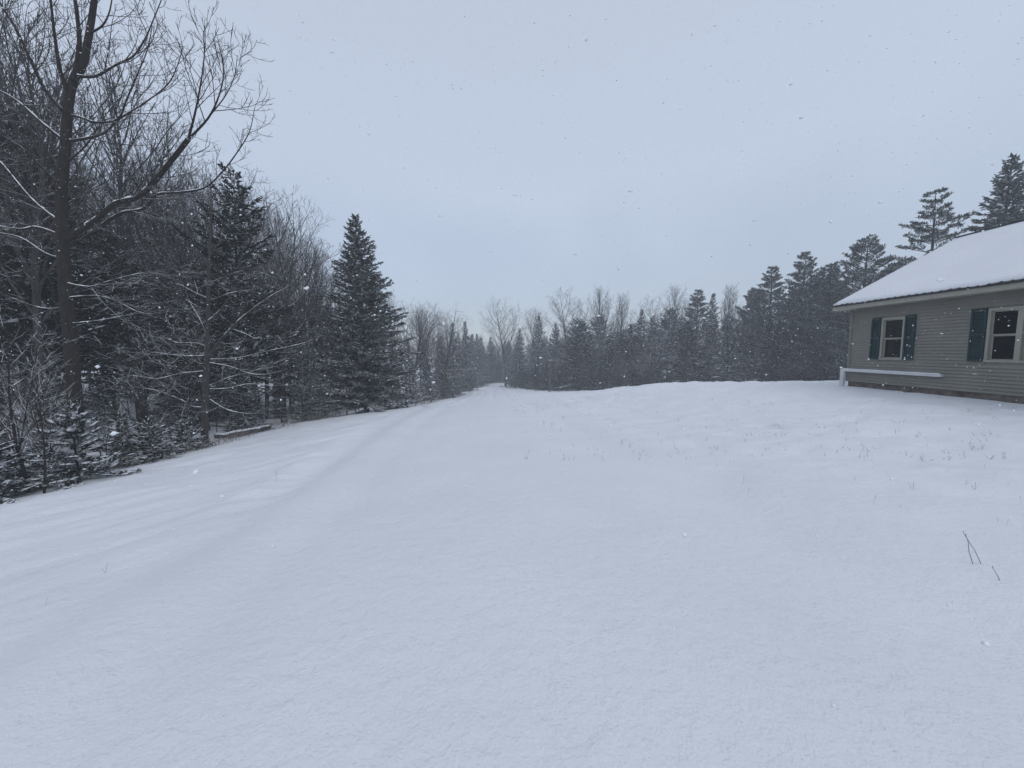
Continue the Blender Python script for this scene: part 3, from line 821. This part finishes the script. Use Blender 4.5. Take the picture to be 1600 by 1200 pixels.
    q = MB(); q.box((X0 - 0.14, d1, zt - 0.085), (X0 - 0.036, ya + 0.20, zt - 0.0)); q.box((X0 - 0.138, ya + 0.03, zt - 0.95), (X0 - 0.047, ya + 0.198, zt - 0.085))
    du = P(q, 'utility_duct', m_white)
    q = MB(); n = 30
    for i in range(n):
        pass
    yy = np.linspace(d1 + 0.02, ya + 0.19, 30)
    pts = np.stack([np.full(30, X0 - 0.09), yy, np.full(30, zt + 0.006) + 0.006 * vnoise(yy * 3, yy * 0)], 1)
    q.tube(pts, [0.015] + [0.042] * 28 + [0.015], 8)
    q.v[0][:, 2] = zt + (q.v[0][:, 2] - zt) * 0.55
    P(q, 'duct_snow', M['snow_soft'], du, True)
    tag(e, 'taupe clapboard house with green shutters and snow covered roof at right', 'house')
house()

# ------------------------------------------------------------------ trees
# left edge of the woods
plant_px('hemlock', 352, 262, 18.5, 'dark evergreen rising behind the tree with level snowy branches', var=0, wide=0.85)
plant_px('spruce', 563, 338, 27, 'large dense spruce dusted with snow standing at the bend of the bank', var=0, wide=1.35)
plant_px('round', 425, 292, 23, 'rounded bare tree just right of the dark evergreen top', var=0, wide=0.85)
plant_px('tall', 462, 352, 27, 'bare tree halfway down the skyline between evergreen top and spruce', var=0)
plant_px('round', 500, 410, 32, 'low bare tree touching the left side of the large spruce', var=1)
plant_px('fir', 112, 628, 9.3, 'snow laden young fir in front of the thick dark trunk', var=0, wide=1.05)
plant_px('fir', 232, 655, 11.6, 'small dark fir bush right of the snow laden young fir', var=1, wide=1.2)
plant_px('fir', 287, 650, 13.2, 'small fir with snowy tip close to the bank edge', var=1, wide=1.0)
plant_px('sapling', 12, 470, 8.6, 'thin bare sapling at the left picture edge by the bank', var=0)
plant_px('sapling', 46, 560, 8.4, 'crooked reddish sapling beside the young fir', var=1)

for i, (px, Y, H) in enumerate(((-18, 8.2, 2.4), (5, 8.6, 1.6), (28, 9.2, 2.0), (62, 9.4, 1.5), (84, 9.8, 1.8), (165, 10.8, 1.6), (190, 11.4, 2.0), (22, 10.4, 3.0), (55, 11.0, 2.6))):
    plant('sapling' if i % 3 else 'fir', at_depth(px, 700, Y).x, Y, H if i % 3 else H * 0.7, ('thin twiggy sapling' if i % 3 else 'small snowy fir') + ' in the brush around the thick dark trunk', group='brush around the thick trunk', wide=1.4 if i % 3 else 1.2)
G_L = 'crowded trees in the dark woods on the left'
left_fill = [  # kind, px, top, Y
    ('hemlock', 18, 165, 17), ('hemlock', 62, 215, 22), ('hemlock', -60, 120, 15), ('hemlock', 195, 385, 19), ('hemlock', 150, 330, 25), ('hemlock', 250, 400, 23),
    ('hemlock', 300, 420, 26), ('hemlock', 405, 430, 28), ('hemlock', 90, 260, 30), ('hemlock', 445, 470, 30), ('hemlock', 230, 340, 34), ('hemlock', 340, 370, 33), ('hemlock', 10, 250, 33),
    ('tall', 40, -60, 19), ('tall', 178, 70, 21), ('tall', -20, -40, 14), ('round', 232, 190, 23), ('round', 292, 250, 22), ('tall', 262, 240, 28), ('round', 330, 240, 27),
    ('round', 55, 90, 29), ('tall', 0, 0, 25), ('round', 385, 290, 28), ('tall', 440, 330, 33), ('tall', 480, 385, 35), ('round', 520, 415, 38),
    ('tall', 400, 320, 36), ('round', 180, 260, 34), ('tall', 300, 270, 38), ('tall', 350, 300, 42), ('round', 470, 375, 42), ('round', 545, 440, 44), ('tall', 245, 270, 40), ('round', 130, 230, 40),
    ('hemlock', 500, 480, 36), ('hemlock', 540, 500, 42), ('hemlock', 420, 450, 40), ('hemlock', 370, 440, 46), ('hemlock', 280, 400, 46), ('hemlock', 180, 350, 46), ('hemlock', 60, 320, 46),
    ('hemlock', 470, 470, 50), ('hemlock', 330, 430, 58), ('hemlock', 230, 400, 60), ('hemlock', 120, 380, 60), ('hemlock', 20, 360, 58)]
def zone_left(px, Y):
    z = ('at the left picture edge' if px < 60 else 'behind the thick dark trunk' if px < 150 else 'between the thick trunk and level branched tree' if px < 290 else
         'behind the tree with level snowy branches' if px < 400 else 'just right of the dark evergreen top' if px < 475 else 'close left of the large spruce')
    return ('' if Y < 26 else 'farther back ') + z
for kd, px, top, Y in left_fill:
    lb = {'hemlock': 'dark evergreen ', 'round': 'bushy bare tree ', 'tall': 'slender bare tree '}[kd] + zone_left(px, Y)
    plant_px(kd, px, top, Y, lb, group=G_L)
ru = random.Random(17)
for i in range(44):
    Y = ru.uniform(13, 44); px = ru.uniform(-60, 545)
    if abs(px - 322) < 25 and Y < 20: continue
    X = at_depth(px, 500, Y).x
    if X > float(cl(Y)) - 9.8: continue
    kd = ru.choice(['lowhemlock', 'lowhemlock', 'farspruce', 'fir'])
    plant(kd, X, Y, ru.uniform(2.2, 6.0) if kd != 'fir' else ru.uniform(1.2, 3.0), {'lowhemlock': 'low dark evergreen ', 'farspruce': 'low spruce ', 'fir': 'small snowy fir '}[kd] + zone_left(px, Y) + ' in undergrowth', group='undergrowth in the dark left woods')
for i in range(70):
    Y = ru.uniform(12.5, 40); px = ru.uniform(-40, 560); X = at_depth(px, 500, Y).x
    if X > float(cl(Y)) - 9.8: continue
    plant('sapling', X, Y, ru.uniform(2.5, 6.0), 'thin bare sapling ' + zone_left(px, Y) + ' in undergrowth', group='undergrowth in the dark left woods', wide=ru.uniform(0.9, 1.6))
# left of the far drive
for kd, px, top, Y, lb in (('round', 640, 468, 48, 'bushy bare tree right behind the large spruce'), ('round', 668, 480, 54, 'second bare tree to the right of the large spruce'),
                           ('spread', 692, 474, 58, 'bare tree with one long bough reaching towards the road gap'), ('farspruce', 708, 506, 66, 'slim spruce left of the road gap, shorter of the pair'),
                           ('farspruce', 728, 503, 74, 'slim spruce left of the road gap, nearer the road'), ('farspruce', 748, 522, 106, 'hazy spruce at the left side of the road gap')):
    plant_px(kd, px, top, Y, lb)
G_B = 'brush along the foot of the left bank'
for kd, px, top, Y in (('farspruce', 610, 520, 42), ('farspruce', 640, 530, 46), ('farspruce', 665, 530, 52), ('round', 620, 470, 56), ('tall', 655, 478, 64), ('round', 700, 490, 72), ('farspruce', 690, 525, 60),
                       ('farspruce', 716, 520, 78), ('farspruce', 736, 525, 96), ('tall', 590, 450, 50), ('farspruce', 580, 480, 56)):
    plant_px(kd, px, top, Y, ('hazy spruce ' if kd == 'farspruce' else 'hazy bare tree ') + ('right behind the large spruce' if px < 630 else 'in the middle of the thicket left of the far drive' if px < 695 else 'in the thicket end nearest the road gap'), group='thicket left of the far drive')
# centre and right treeline
named = [('round', 790, 474, 98, 'tall forked bare tree standing over the road gap'), ('tall', 838, 490, 102, 'thin bare treetop just right of the forked tree over the gap'),
         ('farspruce', 812, 516, 86, 'spruce at the right side of the road gap'), ('farspruce', 842, 497, 84, 'pointed spruce left of the thin utility pole'),
         ('farspruce', 867, 508, 80, 'spruce directly behind the thin utility pole'), ('round', 893, 459, 86, 'full rounded bare tree right of the utility pole'),
         ('tall', 944, 456, 84, 'tall upright bare tree, highest of the central treeline'), ('tall', 970, 468, 84, 'upright bare tree right beside the highest one of the central treeline'),
         ('farspruce', 1003, 486, 74, 'small dark spruce top between central bare trees'), ('round', 1032, 470, 78, 'spreading bare tree right of the small dark spruce top'),
         ('tall', 1062, 454, 74, 'bare tree leaning on the blunt topped pine'), ('pine', 1090, 456, 62, 'blunt topped pine in the middle of the right treeline'),
         ('farspruce', 1113, 463, 66, 'pointed spruce right of the blunt topped pine'), ('tall', 1137, 455, 68, 'bare tree between pointed spruce and tall pines'),
         ('pine', 1177, 454, 60, 'lowest pine at the left of the tall pine row'), ('pine', 1206, 420, 54, 'second pine of the tall row, left of the broad one'),
         ('pine', 1260, 398, 50, 'broad pine in the middle of the tall row'), ('pine', 1303, 414, 47, 'dense pine just left of the pine at the roof edge'),
         ('pine', 1357, 373, 43, 'pine rising just left of the house roof edge'), ('flatpine', 1470, 300, 33, 'tall pine with flat layered boughs above the house roof'),
         ('spruce', 1577, 248, 31, 'tallest conifer above the house roof at right edge')]
for kd, px, top, Y, lb in named:
    plant_px(kd, px, top - (11 if kd in ('round', 'tall') else 3), Y, lb, wide={'spruce': 1.15, 'pine': 1.25}.get(kd, 1.0), var=(int(px) % 2) * 2 if kd == 'pine' else 0 if kd == 'round' else None)
G_R = 'crowded treeline behind the snowy field'
skx = [760, 790, 830, 870, 893, 920, 944, 1000, 1050, 1090, 1150, 1205, 1260, 1330, 1400, 1470, 1530, 1640, 1700]
sky_ = [545, 520, 520, 515, 490, 500, 480, 490, 475, 475, 470, 450, 430, 425, 400, 370, 330, 300, 280]
rr = random.Random(3)
lines = [((4, 77), (12, 68), (26, 57), (42, 45), (62, 34)), ((8, 84), (18, 74), (32, 64), (50, 52), (72, 40)), ((10, 94), (24, 84), (42, 73), (62, 60), (84, 46))]
for li, ln in enumerate(lines):
    L = np.array(ln, float); nT = (30, 26, 24)[li]
    for i in range(nT):
        s = (i + rr.uniform(0.1, 0.9)) / nT * (len(L) - 1); k = min(int(s), len(L) - 2); p = L[k] + (L[k+1] - L[k]) * (s - k)
        X, Y = p[0] + rr.uniform(-1.2, 1.2), p[1] + rr.uniform(-2, 3)
        px = CX + F * X / Y
        if px > 1660: continue
        top = np.interp(px, skx, sky_) + rr.uniform(4, 75 if li == 0 else 40)
        kd = rr.choice(['farspruce', 'round', 'round', 'tall', 'tall', 'spread', 'lowhemlock', 'lowhemlock']) if px < 1150 else rr.choice(['pine', 'farspruce', 'lowhemlock', 'round', 'lowhemlock'])
        t = at_depth(px, top, Y)
        H = t.z - ground_z(X, Y)
        zn = ('right of the road gap' if px < 835 else 'around the utility pole' if px < 880 else 'below the full rounded bare tree' if px < 925 else 'below the highest bare trees' if px < 985 else 'around the small dark spruce top' if px < 1045 else
              'around the blunt topped pine' if px < 1125 else 'left of the tall pine row' if px < 1190 else 'under the tall pine row' if px < 1290 else 'left of the house eave' if px < 1400 else 'above the house roof')
        plant(kd, X, Y, max(5.0, H), {'round': 'bushy bare tree', 'tall': 'slender bare tree', 'spread': 'spreading bare tree', 'pine': 'snow dusted pine', 'lowhemlock': 'dark evergreen', 'farspruce': 'snow dusted spruce'}[kd] + ' in the ' + ('front', 'second', 'back')[li] + ' rank of the treeline ' + zn, group=G_R, wide=1.2)
# the far end, beyond the bend of the drive
for i in range(34):
    X = rr.uniform(-26, 24); Y = rr.uniform(128, 155) if X > -9 else rr.uniform(100, 150)
    px = CX + F * X / Y
    top = 533 + abs(px - 768) * -0.12 + rr.uniform(0, 22)
    kd = rr.choice(['farspruce', 'farspruce', 'round', 'tall'])
    H = at_depth(px, top, Y).z - ground_z(X, Y)
    plant(kd, X, Y, max(6, H), ('hazy spruce' if kd == 'farspruce' else 'hazy bare tree') + ' at the far end of the drive', group='hazy trees closing the road gap')
for X, Y, top, kd in ((-9, 117, 528, 'farspruce'), (-6.5, 121, 533, 'farspruce'), (-3.8, 119, 536, 'tall'), (-1.2, 122, 531, 'farspruce'), (-12, 112, 522, 'farspruce'), (-4.8, 127, 529, 'round'), (-7.5, 130, 527, 'farspruce'), (-2.2, 130, 534, 'farspruce'), (0.8, 127, 535, 'farspruce'), (-10.5, 125, 520, 'tall')):
    H = at_depth(CX + F * X / Y, top, Y).z - ground_z(X, Y)
    plant(kd, X, Y, H, ('hazy spruce' if kd == 'farspruce' else 'hazy bare tree') + ' straight ahead where the drive bends out of sight', group='hazy trees closing the road gap', wide=1.3)
for X, Y, H in ((0.6, 93, 4), (2.0, 84, 4.5), (0.2, 99, 5), (3.0, 80, 4), (4.6, 75, 5), (6.5, 71, 5), (-11.5, 70, 4), (-11, 80, 4), (-11.5, 90, 5), (-11, 62, 3.6), (8.5, 69, 4.5), (11, 68, 4), (14, 66, 5), (18, 63, 4), (22, 60, 5)):
    plant('lowhemlock', X, Y, H, 'low dark evergreen filling the foot of the treeline ' + ('right of the road gap' if -1 < X < 5.5 else 'near the utility pole' if X > 0 and X < 10 else 'behind the snowy field' if X > 0 else 'left of the road gap'), group='low evergreens along the treeline foot', wide=1.3)
# brush: saplings along the edges
for i in range(46):
    Y = rr.uniform(8.5, 60); X = float(cl(Y)) + np.interp(Y, [8, 14, 20, 28, 40, 60], [-11.2, -9.6, -9.4, -8.0, -6.4, -6.6]) - rr.uniform(0.3, 2.2)
    plant('sapling', X, Y, rr.uniform(1.4, 3.4), 'thin bare sapling in the bank foot brush ' + ('near the young fir' if Y < 12.5 else 'by the fallen log' if Y < 19 else 'just before the large spruce' if Y < 25 else 'right beside the large spruce' if Y < 33 else 'past the large spruce' if Y < 46 else 'nearest the far drive'), group=G_B, wide=rr.uniform(0.9, 1.5))
for i in range(34):
    s = rr.uniform(0, 3.2); L = np.array(lines[0], float); k = min(int(s), 3); p = L[k] + (L[k+1] - L[k]) * (s - k)
    plant('sapling', p[0] + rr.uniform(-1.5, 0.5), p[1] - rr.uniform(0.5, 3.0), rr.uniform(2.5, 5.0), 'thin bare sapling at the treeline foot ' + ('right of the road gap' if s < 0.6 else 'around the utility pole' if s < 1.1 else 'below the highest bare trees' if s < 1.6 else 'below the blunt topped pine' if s < 2.3 else 'left of the house'), group='brush at the foot of the right treeline', wide=rr.uniform(1.0, 1.7))

# ------------------------------------------------------------------ fallen log, leaning dead tree, pole, post
def fallen_log():
    a = at_depth(338, 688, 15.0); b = at_depth(421, 672, 17.2)
    za, zb = ground_z(a.x, a.y) + 0.2, ground_z(b.x, b.y) + 0.22
    e = empty('fallen_log', (a.x, a.y, za - 0.2)); r = np.random.default_rng(3)
    P = np.array([np.array(a) * (1 - t) + np.array(b) * t for t in np.linspace(0, 1, 9)]); P[:, 2] = np.linspace(za, zb, 9) + r.normal(0, 0.015, 9)
    P -= np.array(e.location)
    m = MB(); m.tube(P, np.linspace(0.085, 0.12, 9) + r.normal(0, 0.008, 9), 10, True); m.build('log', M['bark_grey'], e, True)
    s = MB(); s.tube(P + UP * 0.075, r.uniform(0.02, 0.055, 9), 8, True); s.build('snow_cover', M['snow_soft'], e, True)
    tag(e, 'snow topped fallen log lying at the edge of the woods', 'log')
fallen_log()
def leaning_tree():
    Y0 = 46.0; a = at_depth(672, 630, Y0); gz = ground_z(a.x, Y0); e = empty('leaning_dead_tree', (a.x, Y0, gz))
    m = MB()
    def br(pix, r0, r1):
        P = np.array([tuple(at_depth(px, py, Y0)) for px, py in pix]) - np.array(e.location); m.tube(P, np.linspace(r0, r1, len(P)), 6)
    br([(668, 634), (685, 613), (705, 596), (713, 587)], 0.10, 0.05)
    m.build('trunk', M['fir_snow'] if False else M['bark_grey'], e, True)
    m = MB(); br([(705, 597), (714, 597), (722, 592), (728, 584)], 0.05, 0.02); m.build('branch', M['bark_grey'], e, True)
    tag(e, 'thin dead tree leaning out of the thicket towards the drive', 'tree')
leaning_tree()
def pole():
    Y0 = 62.0; b = at_depth(858.5, 613, Y0); t = at_depth(860, 553, Y0); gz = ground_z(b.x, Y0); H = t.z - gz
    e = empty('utility_pole', (b.x, Y0, gz))
    m = MB(); m.tube([(0, 0, -0.4), (0.02, 0, H * 0.5), (0.05, 0, H)], [0.10, 0.09, 0.075], 8, True); m.build('pole', mat_noise('weathered_pole', (0.10, 0.095, 0.09), (0.17, 0.16, 0.155), 4, 0.9), e, True)
    m = MB(); m.box((-0.35, -0.04, H * 0.82), (0.42, 0.05, H * 0.82 + 0.09)); m.build('crossarm', mat_noise('weathered_arm', (0.10, 0.095, 0.09), (0.17, 0.16, 0.155), 4, 0.9), e)
    m = MB(); m.tube([(-0.3, 0, H * 0.82 + 0.115), (0.38, 0, H * 0.82 + 0.115)], [0.05, 0.05], 6, True); m.build('snow_cap', M['snow_soft'], e, True)
    tag(e, 'thin grey utility pole standing before the central treeline', 'pole')
pole()
def post():
    Y0 = 58.0; b = at_depth(707.5, 620, Y0); gz = ground_z(b.x, Y0); e = empty('marker_post', (b.x, Y0, gz))
    m = MB(); m.tube([(0, 0, -0.3), (0, 0, 1.25)], [0.09, 0.085], 8, True); m.build('post', M['bark_dark'], e)
    m = MB(); m.tube([(0, 0, 1.23), (0, 0, 1.3), (0, 0, 1.38)], [0.11, 0.10, 0.03], 8, True); m.build('snow_cap', M['snow_soft'], e, True)
    tag(e, 'short dark post with a snow cap beside the far drive', 'post')
post()

# ------------------------------------------------------------------ dry weeds in the field
M['weed'] = mat_noise('dry_weed', (0.17, 0.15, 0.13), (0.30, 0.27, 0.24), 30, 0.9)
def weed_mesh(seed, H, n, th=1.0):
    r = np.random.default_rng(seed); m = MB()
    for k in range(n):
        a = r.uniform(0, 6.28); q = axis_line((r.normal(0, 0.03), r.normal(0, 0.03), -0.05), (0.35 * math.cos(a), 0.35 * math.sin(a), 1), H * r.uniform(0.6, 1.1), 5, 0.12, 0.0, r)
        m.tube(q, np.linspace(0.0034, 0.002, 6) * th, 4)
        for j in range(r.integers(0, 3)):
            p, d = along(q, r.uniform(0.45, 0.9)); b = axis_line(p, d + r.normal(0, 0.6, 3), H * r.uniform(0.12, 0.3), 2, 0.15, 0, r); m.tube(b, [0.003, 0.0025, 0.002], 3)
            m.tube([b[-1] - 0.006 * UP, b[-1], b[-1] + 0.012 * UP], [0.0015, 0.005, 0.0015], 5)
        m.tube([q[-1] - 0.01 * UP, q[-1] + 0.004 * UP, q[-1] + 0.02 * UP], [0.0015, 0.0055, 0.0015], 5)
    return m.mesh('stalk', M['weed'])
WEEDS = [weed_mesh(s, 0.22, n, th) for s, n, th in ((1, 1, 1), (2, 2, 1), (3, 3, 1), (4, 1, 1), (5, 5, 1), (6, 2, 0.45), (7, 1, 0.45))]
def hit(px, py):
    d = ray(px, py); k = 1.0 * 1.004 ** np.arange(1150)
    q = np.array((0, 0, EYE)) + np.array(d)[None] * k[:, None]
    i = int(np.argmax(q[:, 2] < terrain(q[:, 0], q[:, 1]) + relief(q[:, 0], q[:, 1])))
    return Vector(q[i])
def weed(px, py, hpx, var, label=None, rz=None):
    p = hit(px, py)
    o = obj('dry_weed', WEEDS[var]); o.location = (p.x, p.y, ground_z(p.x, p.y)); o.rotation_euler = (0, 0, random.uniform(0, 6.28) if rz is None else rz)
    s = max(0.35, min(3.0, hpx / F * p.y / 0.22)); o.scale = (s * 0.6, s * 0.6, s)
    return tag(o, label or ('small ', 'two stemmed ', 'three stemmed ', 'bent ', 'bushy ', '', '')[var] + 'dry weed in the field snow ' + ('along the edge of the drive' if px < 1000 else 'on the crest of the mound' if py < 665 and px < 1300 else 'close before the house wall' if py < 665 else 'in the middle of the field' if px < 1250 else 'below the shuttered single window' if px < 1450 else 'near the right picture edge'), 'weed', None if label else 'dry weeds in the snowy field')
spots = [(1160, 757, 20, 0), (1171, 772, 22, 3), (1222, 770, 10, 1), (1365, 788, 22, 0), (1407, 795, 18, 3), (1424, 765, 20, 2), (1335, 750, 12, 1), (1119, 730, 14, 1), (1140, 727, 12, 0), (1147, 726, 11, 3),
         (1136, 682, 12, 0), (1320, 695, 9, 0), (1350, 722, 14, 0), (1363, 720, 10, 3), (1393, 711, 8, 0), (1407, 710, 7, 1), (1442, 716, 14, 1), (1450, 700, 16, 3), (1475, 708, 10, 0), (1505, 712, 14, 2),
         (1520, 703, 18, 4), (1535, 702, 16, 2), (1568, 718, 22, 2), (1522, 765, 18, 4), (1512, 758, 14, 2), (1537, 730, 10, 1), (1595, 788, 16, 0), (1560, 815, 6, 1), (1572, 822, 8, 0), (1340, 636, 8, 0), (1515, 645, 12, 4), (1584, 645, 10, 0), (1456, 645, 8, 1),
         (1260, 640, 8, 0), (1285, 655, 8, 1), (1170, 630, 8, 4), (1112, 626, 9, 2), (1060, 660, 10, 2), (1035, 692, 10, 0), (1005, 690, 9, 1), (985, 700, 16, 2), (972, 695, 16, 2), (1046, 685, 10, 3), (953, 715, 9, 0), (920, 712, 8, 1),
         (890, 690, 9, 0), (876, 675, 12, 2), (862, 668, 14, 2), (850, 664, 12, 4), (1072, 672, 9, 0), (880, 655, 10, 4), (905, 650, 8, 0), (935, 650, 8, 3), (1010, 640, 8, 1), (960, 665, 8, 0)]
for s in spots: weed(s[0], s[1], s[2] * 0.8, s[3])
def stems(base, lines, label):
    p0 = hit(*base); o_ = Vector((p0.x, p0.y, ground_z(p0.x, p0.y))); e = empty('dry_weed', o_)
    for pix in lines:
        m = MB(); P = np.array([tuple(at_depth(px, py, p0.y)) for px, py in pix]) - np.array(o_)
        m.tube(P, np.linspace(0.0028, 0.0016, len(P)), 5); m.tube([P[-1] - 0.004 * UP, P[-1] + 0.004 * UP, P[-1] + 0.012 * UP], [0.001, 0.003, 0.001], 5)
        m.build('stalk', M['weed'], e)
    tag(e, label, 'weed')
stems((1530, 882), [[(1536, 888), (1524, 862), (1512, 843), (1505, 832)], [(1521, 884), (1514, 862), (1513, 848), (1509, 836)]], 'pair of crossed dry stalks, the longest in the snow near right edge')
stems((1563, 908), [[(1564, 912), (1559, 900), (1551, 887)]], 'single bent dry stalk just below the crossed pair near right edge')
for px, py, h, v, lb in ((431, 752, 18, 0, 'thin dry stalk standing alone on the left bank below the drive'), (165, 895, 22, 1, 'pair of dry stalks low on the left bank'), (70, 945, 14, 1, 'small dry stalk nearest the left picture edge on the bank')):
    weed(px, py, h, v, lb)
g = MB(); r = np.random.default_rng(9)
for i in range(430):
    if i < 200:
        px, py = r.uniform(800, 1010), 0; py = np.interp(px, [800, 900, 1010], [634, 622, 606]) + abs(r.normal(0, 9))
    else:
        px, py = r.uniform(820, 1560), r.uniform(622, 720)
    p = hit(px, py); k = 1 + int(r.uniform(0, 3))
    for j in range(k):
        a = r.uniform(0, 6.28); q = axis_line((p.x + r.normal(0, .05), p.y + r.normal(0, .05), p.z - 0.03), (0.5 * math.cos(a), 0.5 * math.sin(a), 1), r.uniform(0.04, 0.13), 2, 0.25, 0, r); g.tube(q, [0.0032, 0.0028, 0.0015], 3)
tag(g.build('grass_stubble', M['weed']), 'sparse dry grass stubble showing through the field snow', None, None, 'stuff')
g = MB()
for i in range(1900):
    Y = r.uniform(7, 62) if i < 1400 else r.uniform(7, 16); X = float(cl(Y)) + np.interp(Y, [8, 14, 20, 28, 40, 60], [-10.6, -9.0, -8.9, -7.4, -5.8, -5.6]) - abs(r.normal(0, 0.7))
    z = float(terrain(X, Y)[0]); a = r.uniform(0, 6.28)
    q = axis_line((X, Y, z - 0.05), (0.5 * math.cos(a), 0.5 * math.sin(a), 1), r.uniform(0.15, 0.6), 3, 0.2, -0.2, r); g.tube(q, [0.006, 0.005, 0.004, 0.003], 3)
tag(g.build('bank_grass', M['weed']), 'tangle of dry grass along the foot of the left bank', None, None, 'stuff')

# ------------------------------------------------------------------ falling snow
def snowfall():
    r = np.random.default_rng(21)
    N = 80000
    P = np.stack([r.uniform(-24, 24, N), r.uniform(0.9, 26, N), r.uniform(-4, 16, N)], 1)
    P = P[np.abs(P[:, 0]) < 1.7 * P[:, 1] + 3]
    P = P[P[:, 2] < EYE + 1.3 * P[:, 1] + 1]
    near = r.uniform(0, 1, (900, 3)) * np.array([16, 6, 8]) + np.array([-8, 1.2, -1.0])
    P = np.vstack([P, near])
    P = P[P[:, 2] > terrain(P[:, 0], P[:, 1]) + 0.1]
    P = P[np.linalg.norm(P - np.array([0, 0, EYE]), axis=1) > 1.7]
    P = P[~((P[:, 0] > 12.4) & (P[:, 1] < 16))]
    n = len(P)
    base = np.array([(1, 0, 0), (-1, 0, 0), (0, 1, 0), (0, -1, 0), (0, 0, 1), (0, 0, -1)], float)
    sz = r.lognormal(math.log(0.0066), 0.42, (n, 1, 1))
    big = (np.linalg.norm(P - np.array([0, 0, EYE]), axis=1) < 4) & (r.random(n) < 0.12); sz[big] *= 2.0
    S = r.uniform(0.45, 1.25, (n, 6, 1)) * np.array([1.25, 1.0, 0.9])
    V = base[None] * sz * S + r.normal(0, 0.3, (n, 6, 3)) * sz * 0.6 + P[:, None, :]
    f = np.array([(0, 2, 4), (2, 1, 4), (1, 3, 4), (3, 0, 4), (2, 0, 5), (1, 2, 5), (3, 1, 5), (0, 3, 5)])
    Fc = (f[None] + (np.arange(n) * 6)[:, None, None]).reshape(-1, 3)
    me = bpy.data.meshes.new('falling_snow')
    me.from_pydata(V.reshape(-1, 3).tolist(), [], Fc.tolist())
    m, nn, l, b = new_mat('snowflake'); b.inputs['Base Color'].default_value = (0.9, 0.92, 0.95, 1); b.inputs['Roughness'].default_value = 0.8
    me.materials.append(m); me.polygons.foreach_set('use_smooth', [True] * len(me.polygons)); me.update()
    tag(obj('falling_snow', me), 'snowflakes drifting through the air', None, None, 'stuff')
snowfall()

# ------------------------------------------------------------------ haze of the snowfall
hz = MB(); hz.box((-360, -60, -14), (560, 360, 34))
hm = bpy.data.materials.new('snow_haze'); hm.use_nodes = True
hn, hl = hm.node_tree.nodes, hm.node_tree.links
hn.clear()
ho = hn.new('ShaderNodeOutputMaterial'); hv = hn.new('ShaderNodeVolumePrincipled')
hv.inputs['Color'].default_value = (0.93, 0.95, 0.98, 1); hv.inputs['Density'].default_value = 0.0025; hv.inputs['Anisotropy'].default_value = 0.1
hl.new(hv.outputs[0], ho.inputs['Volume'])
tag(hz.build('haze', hm), 'thin haze of falling snow over everything', None, None, 'stuff')
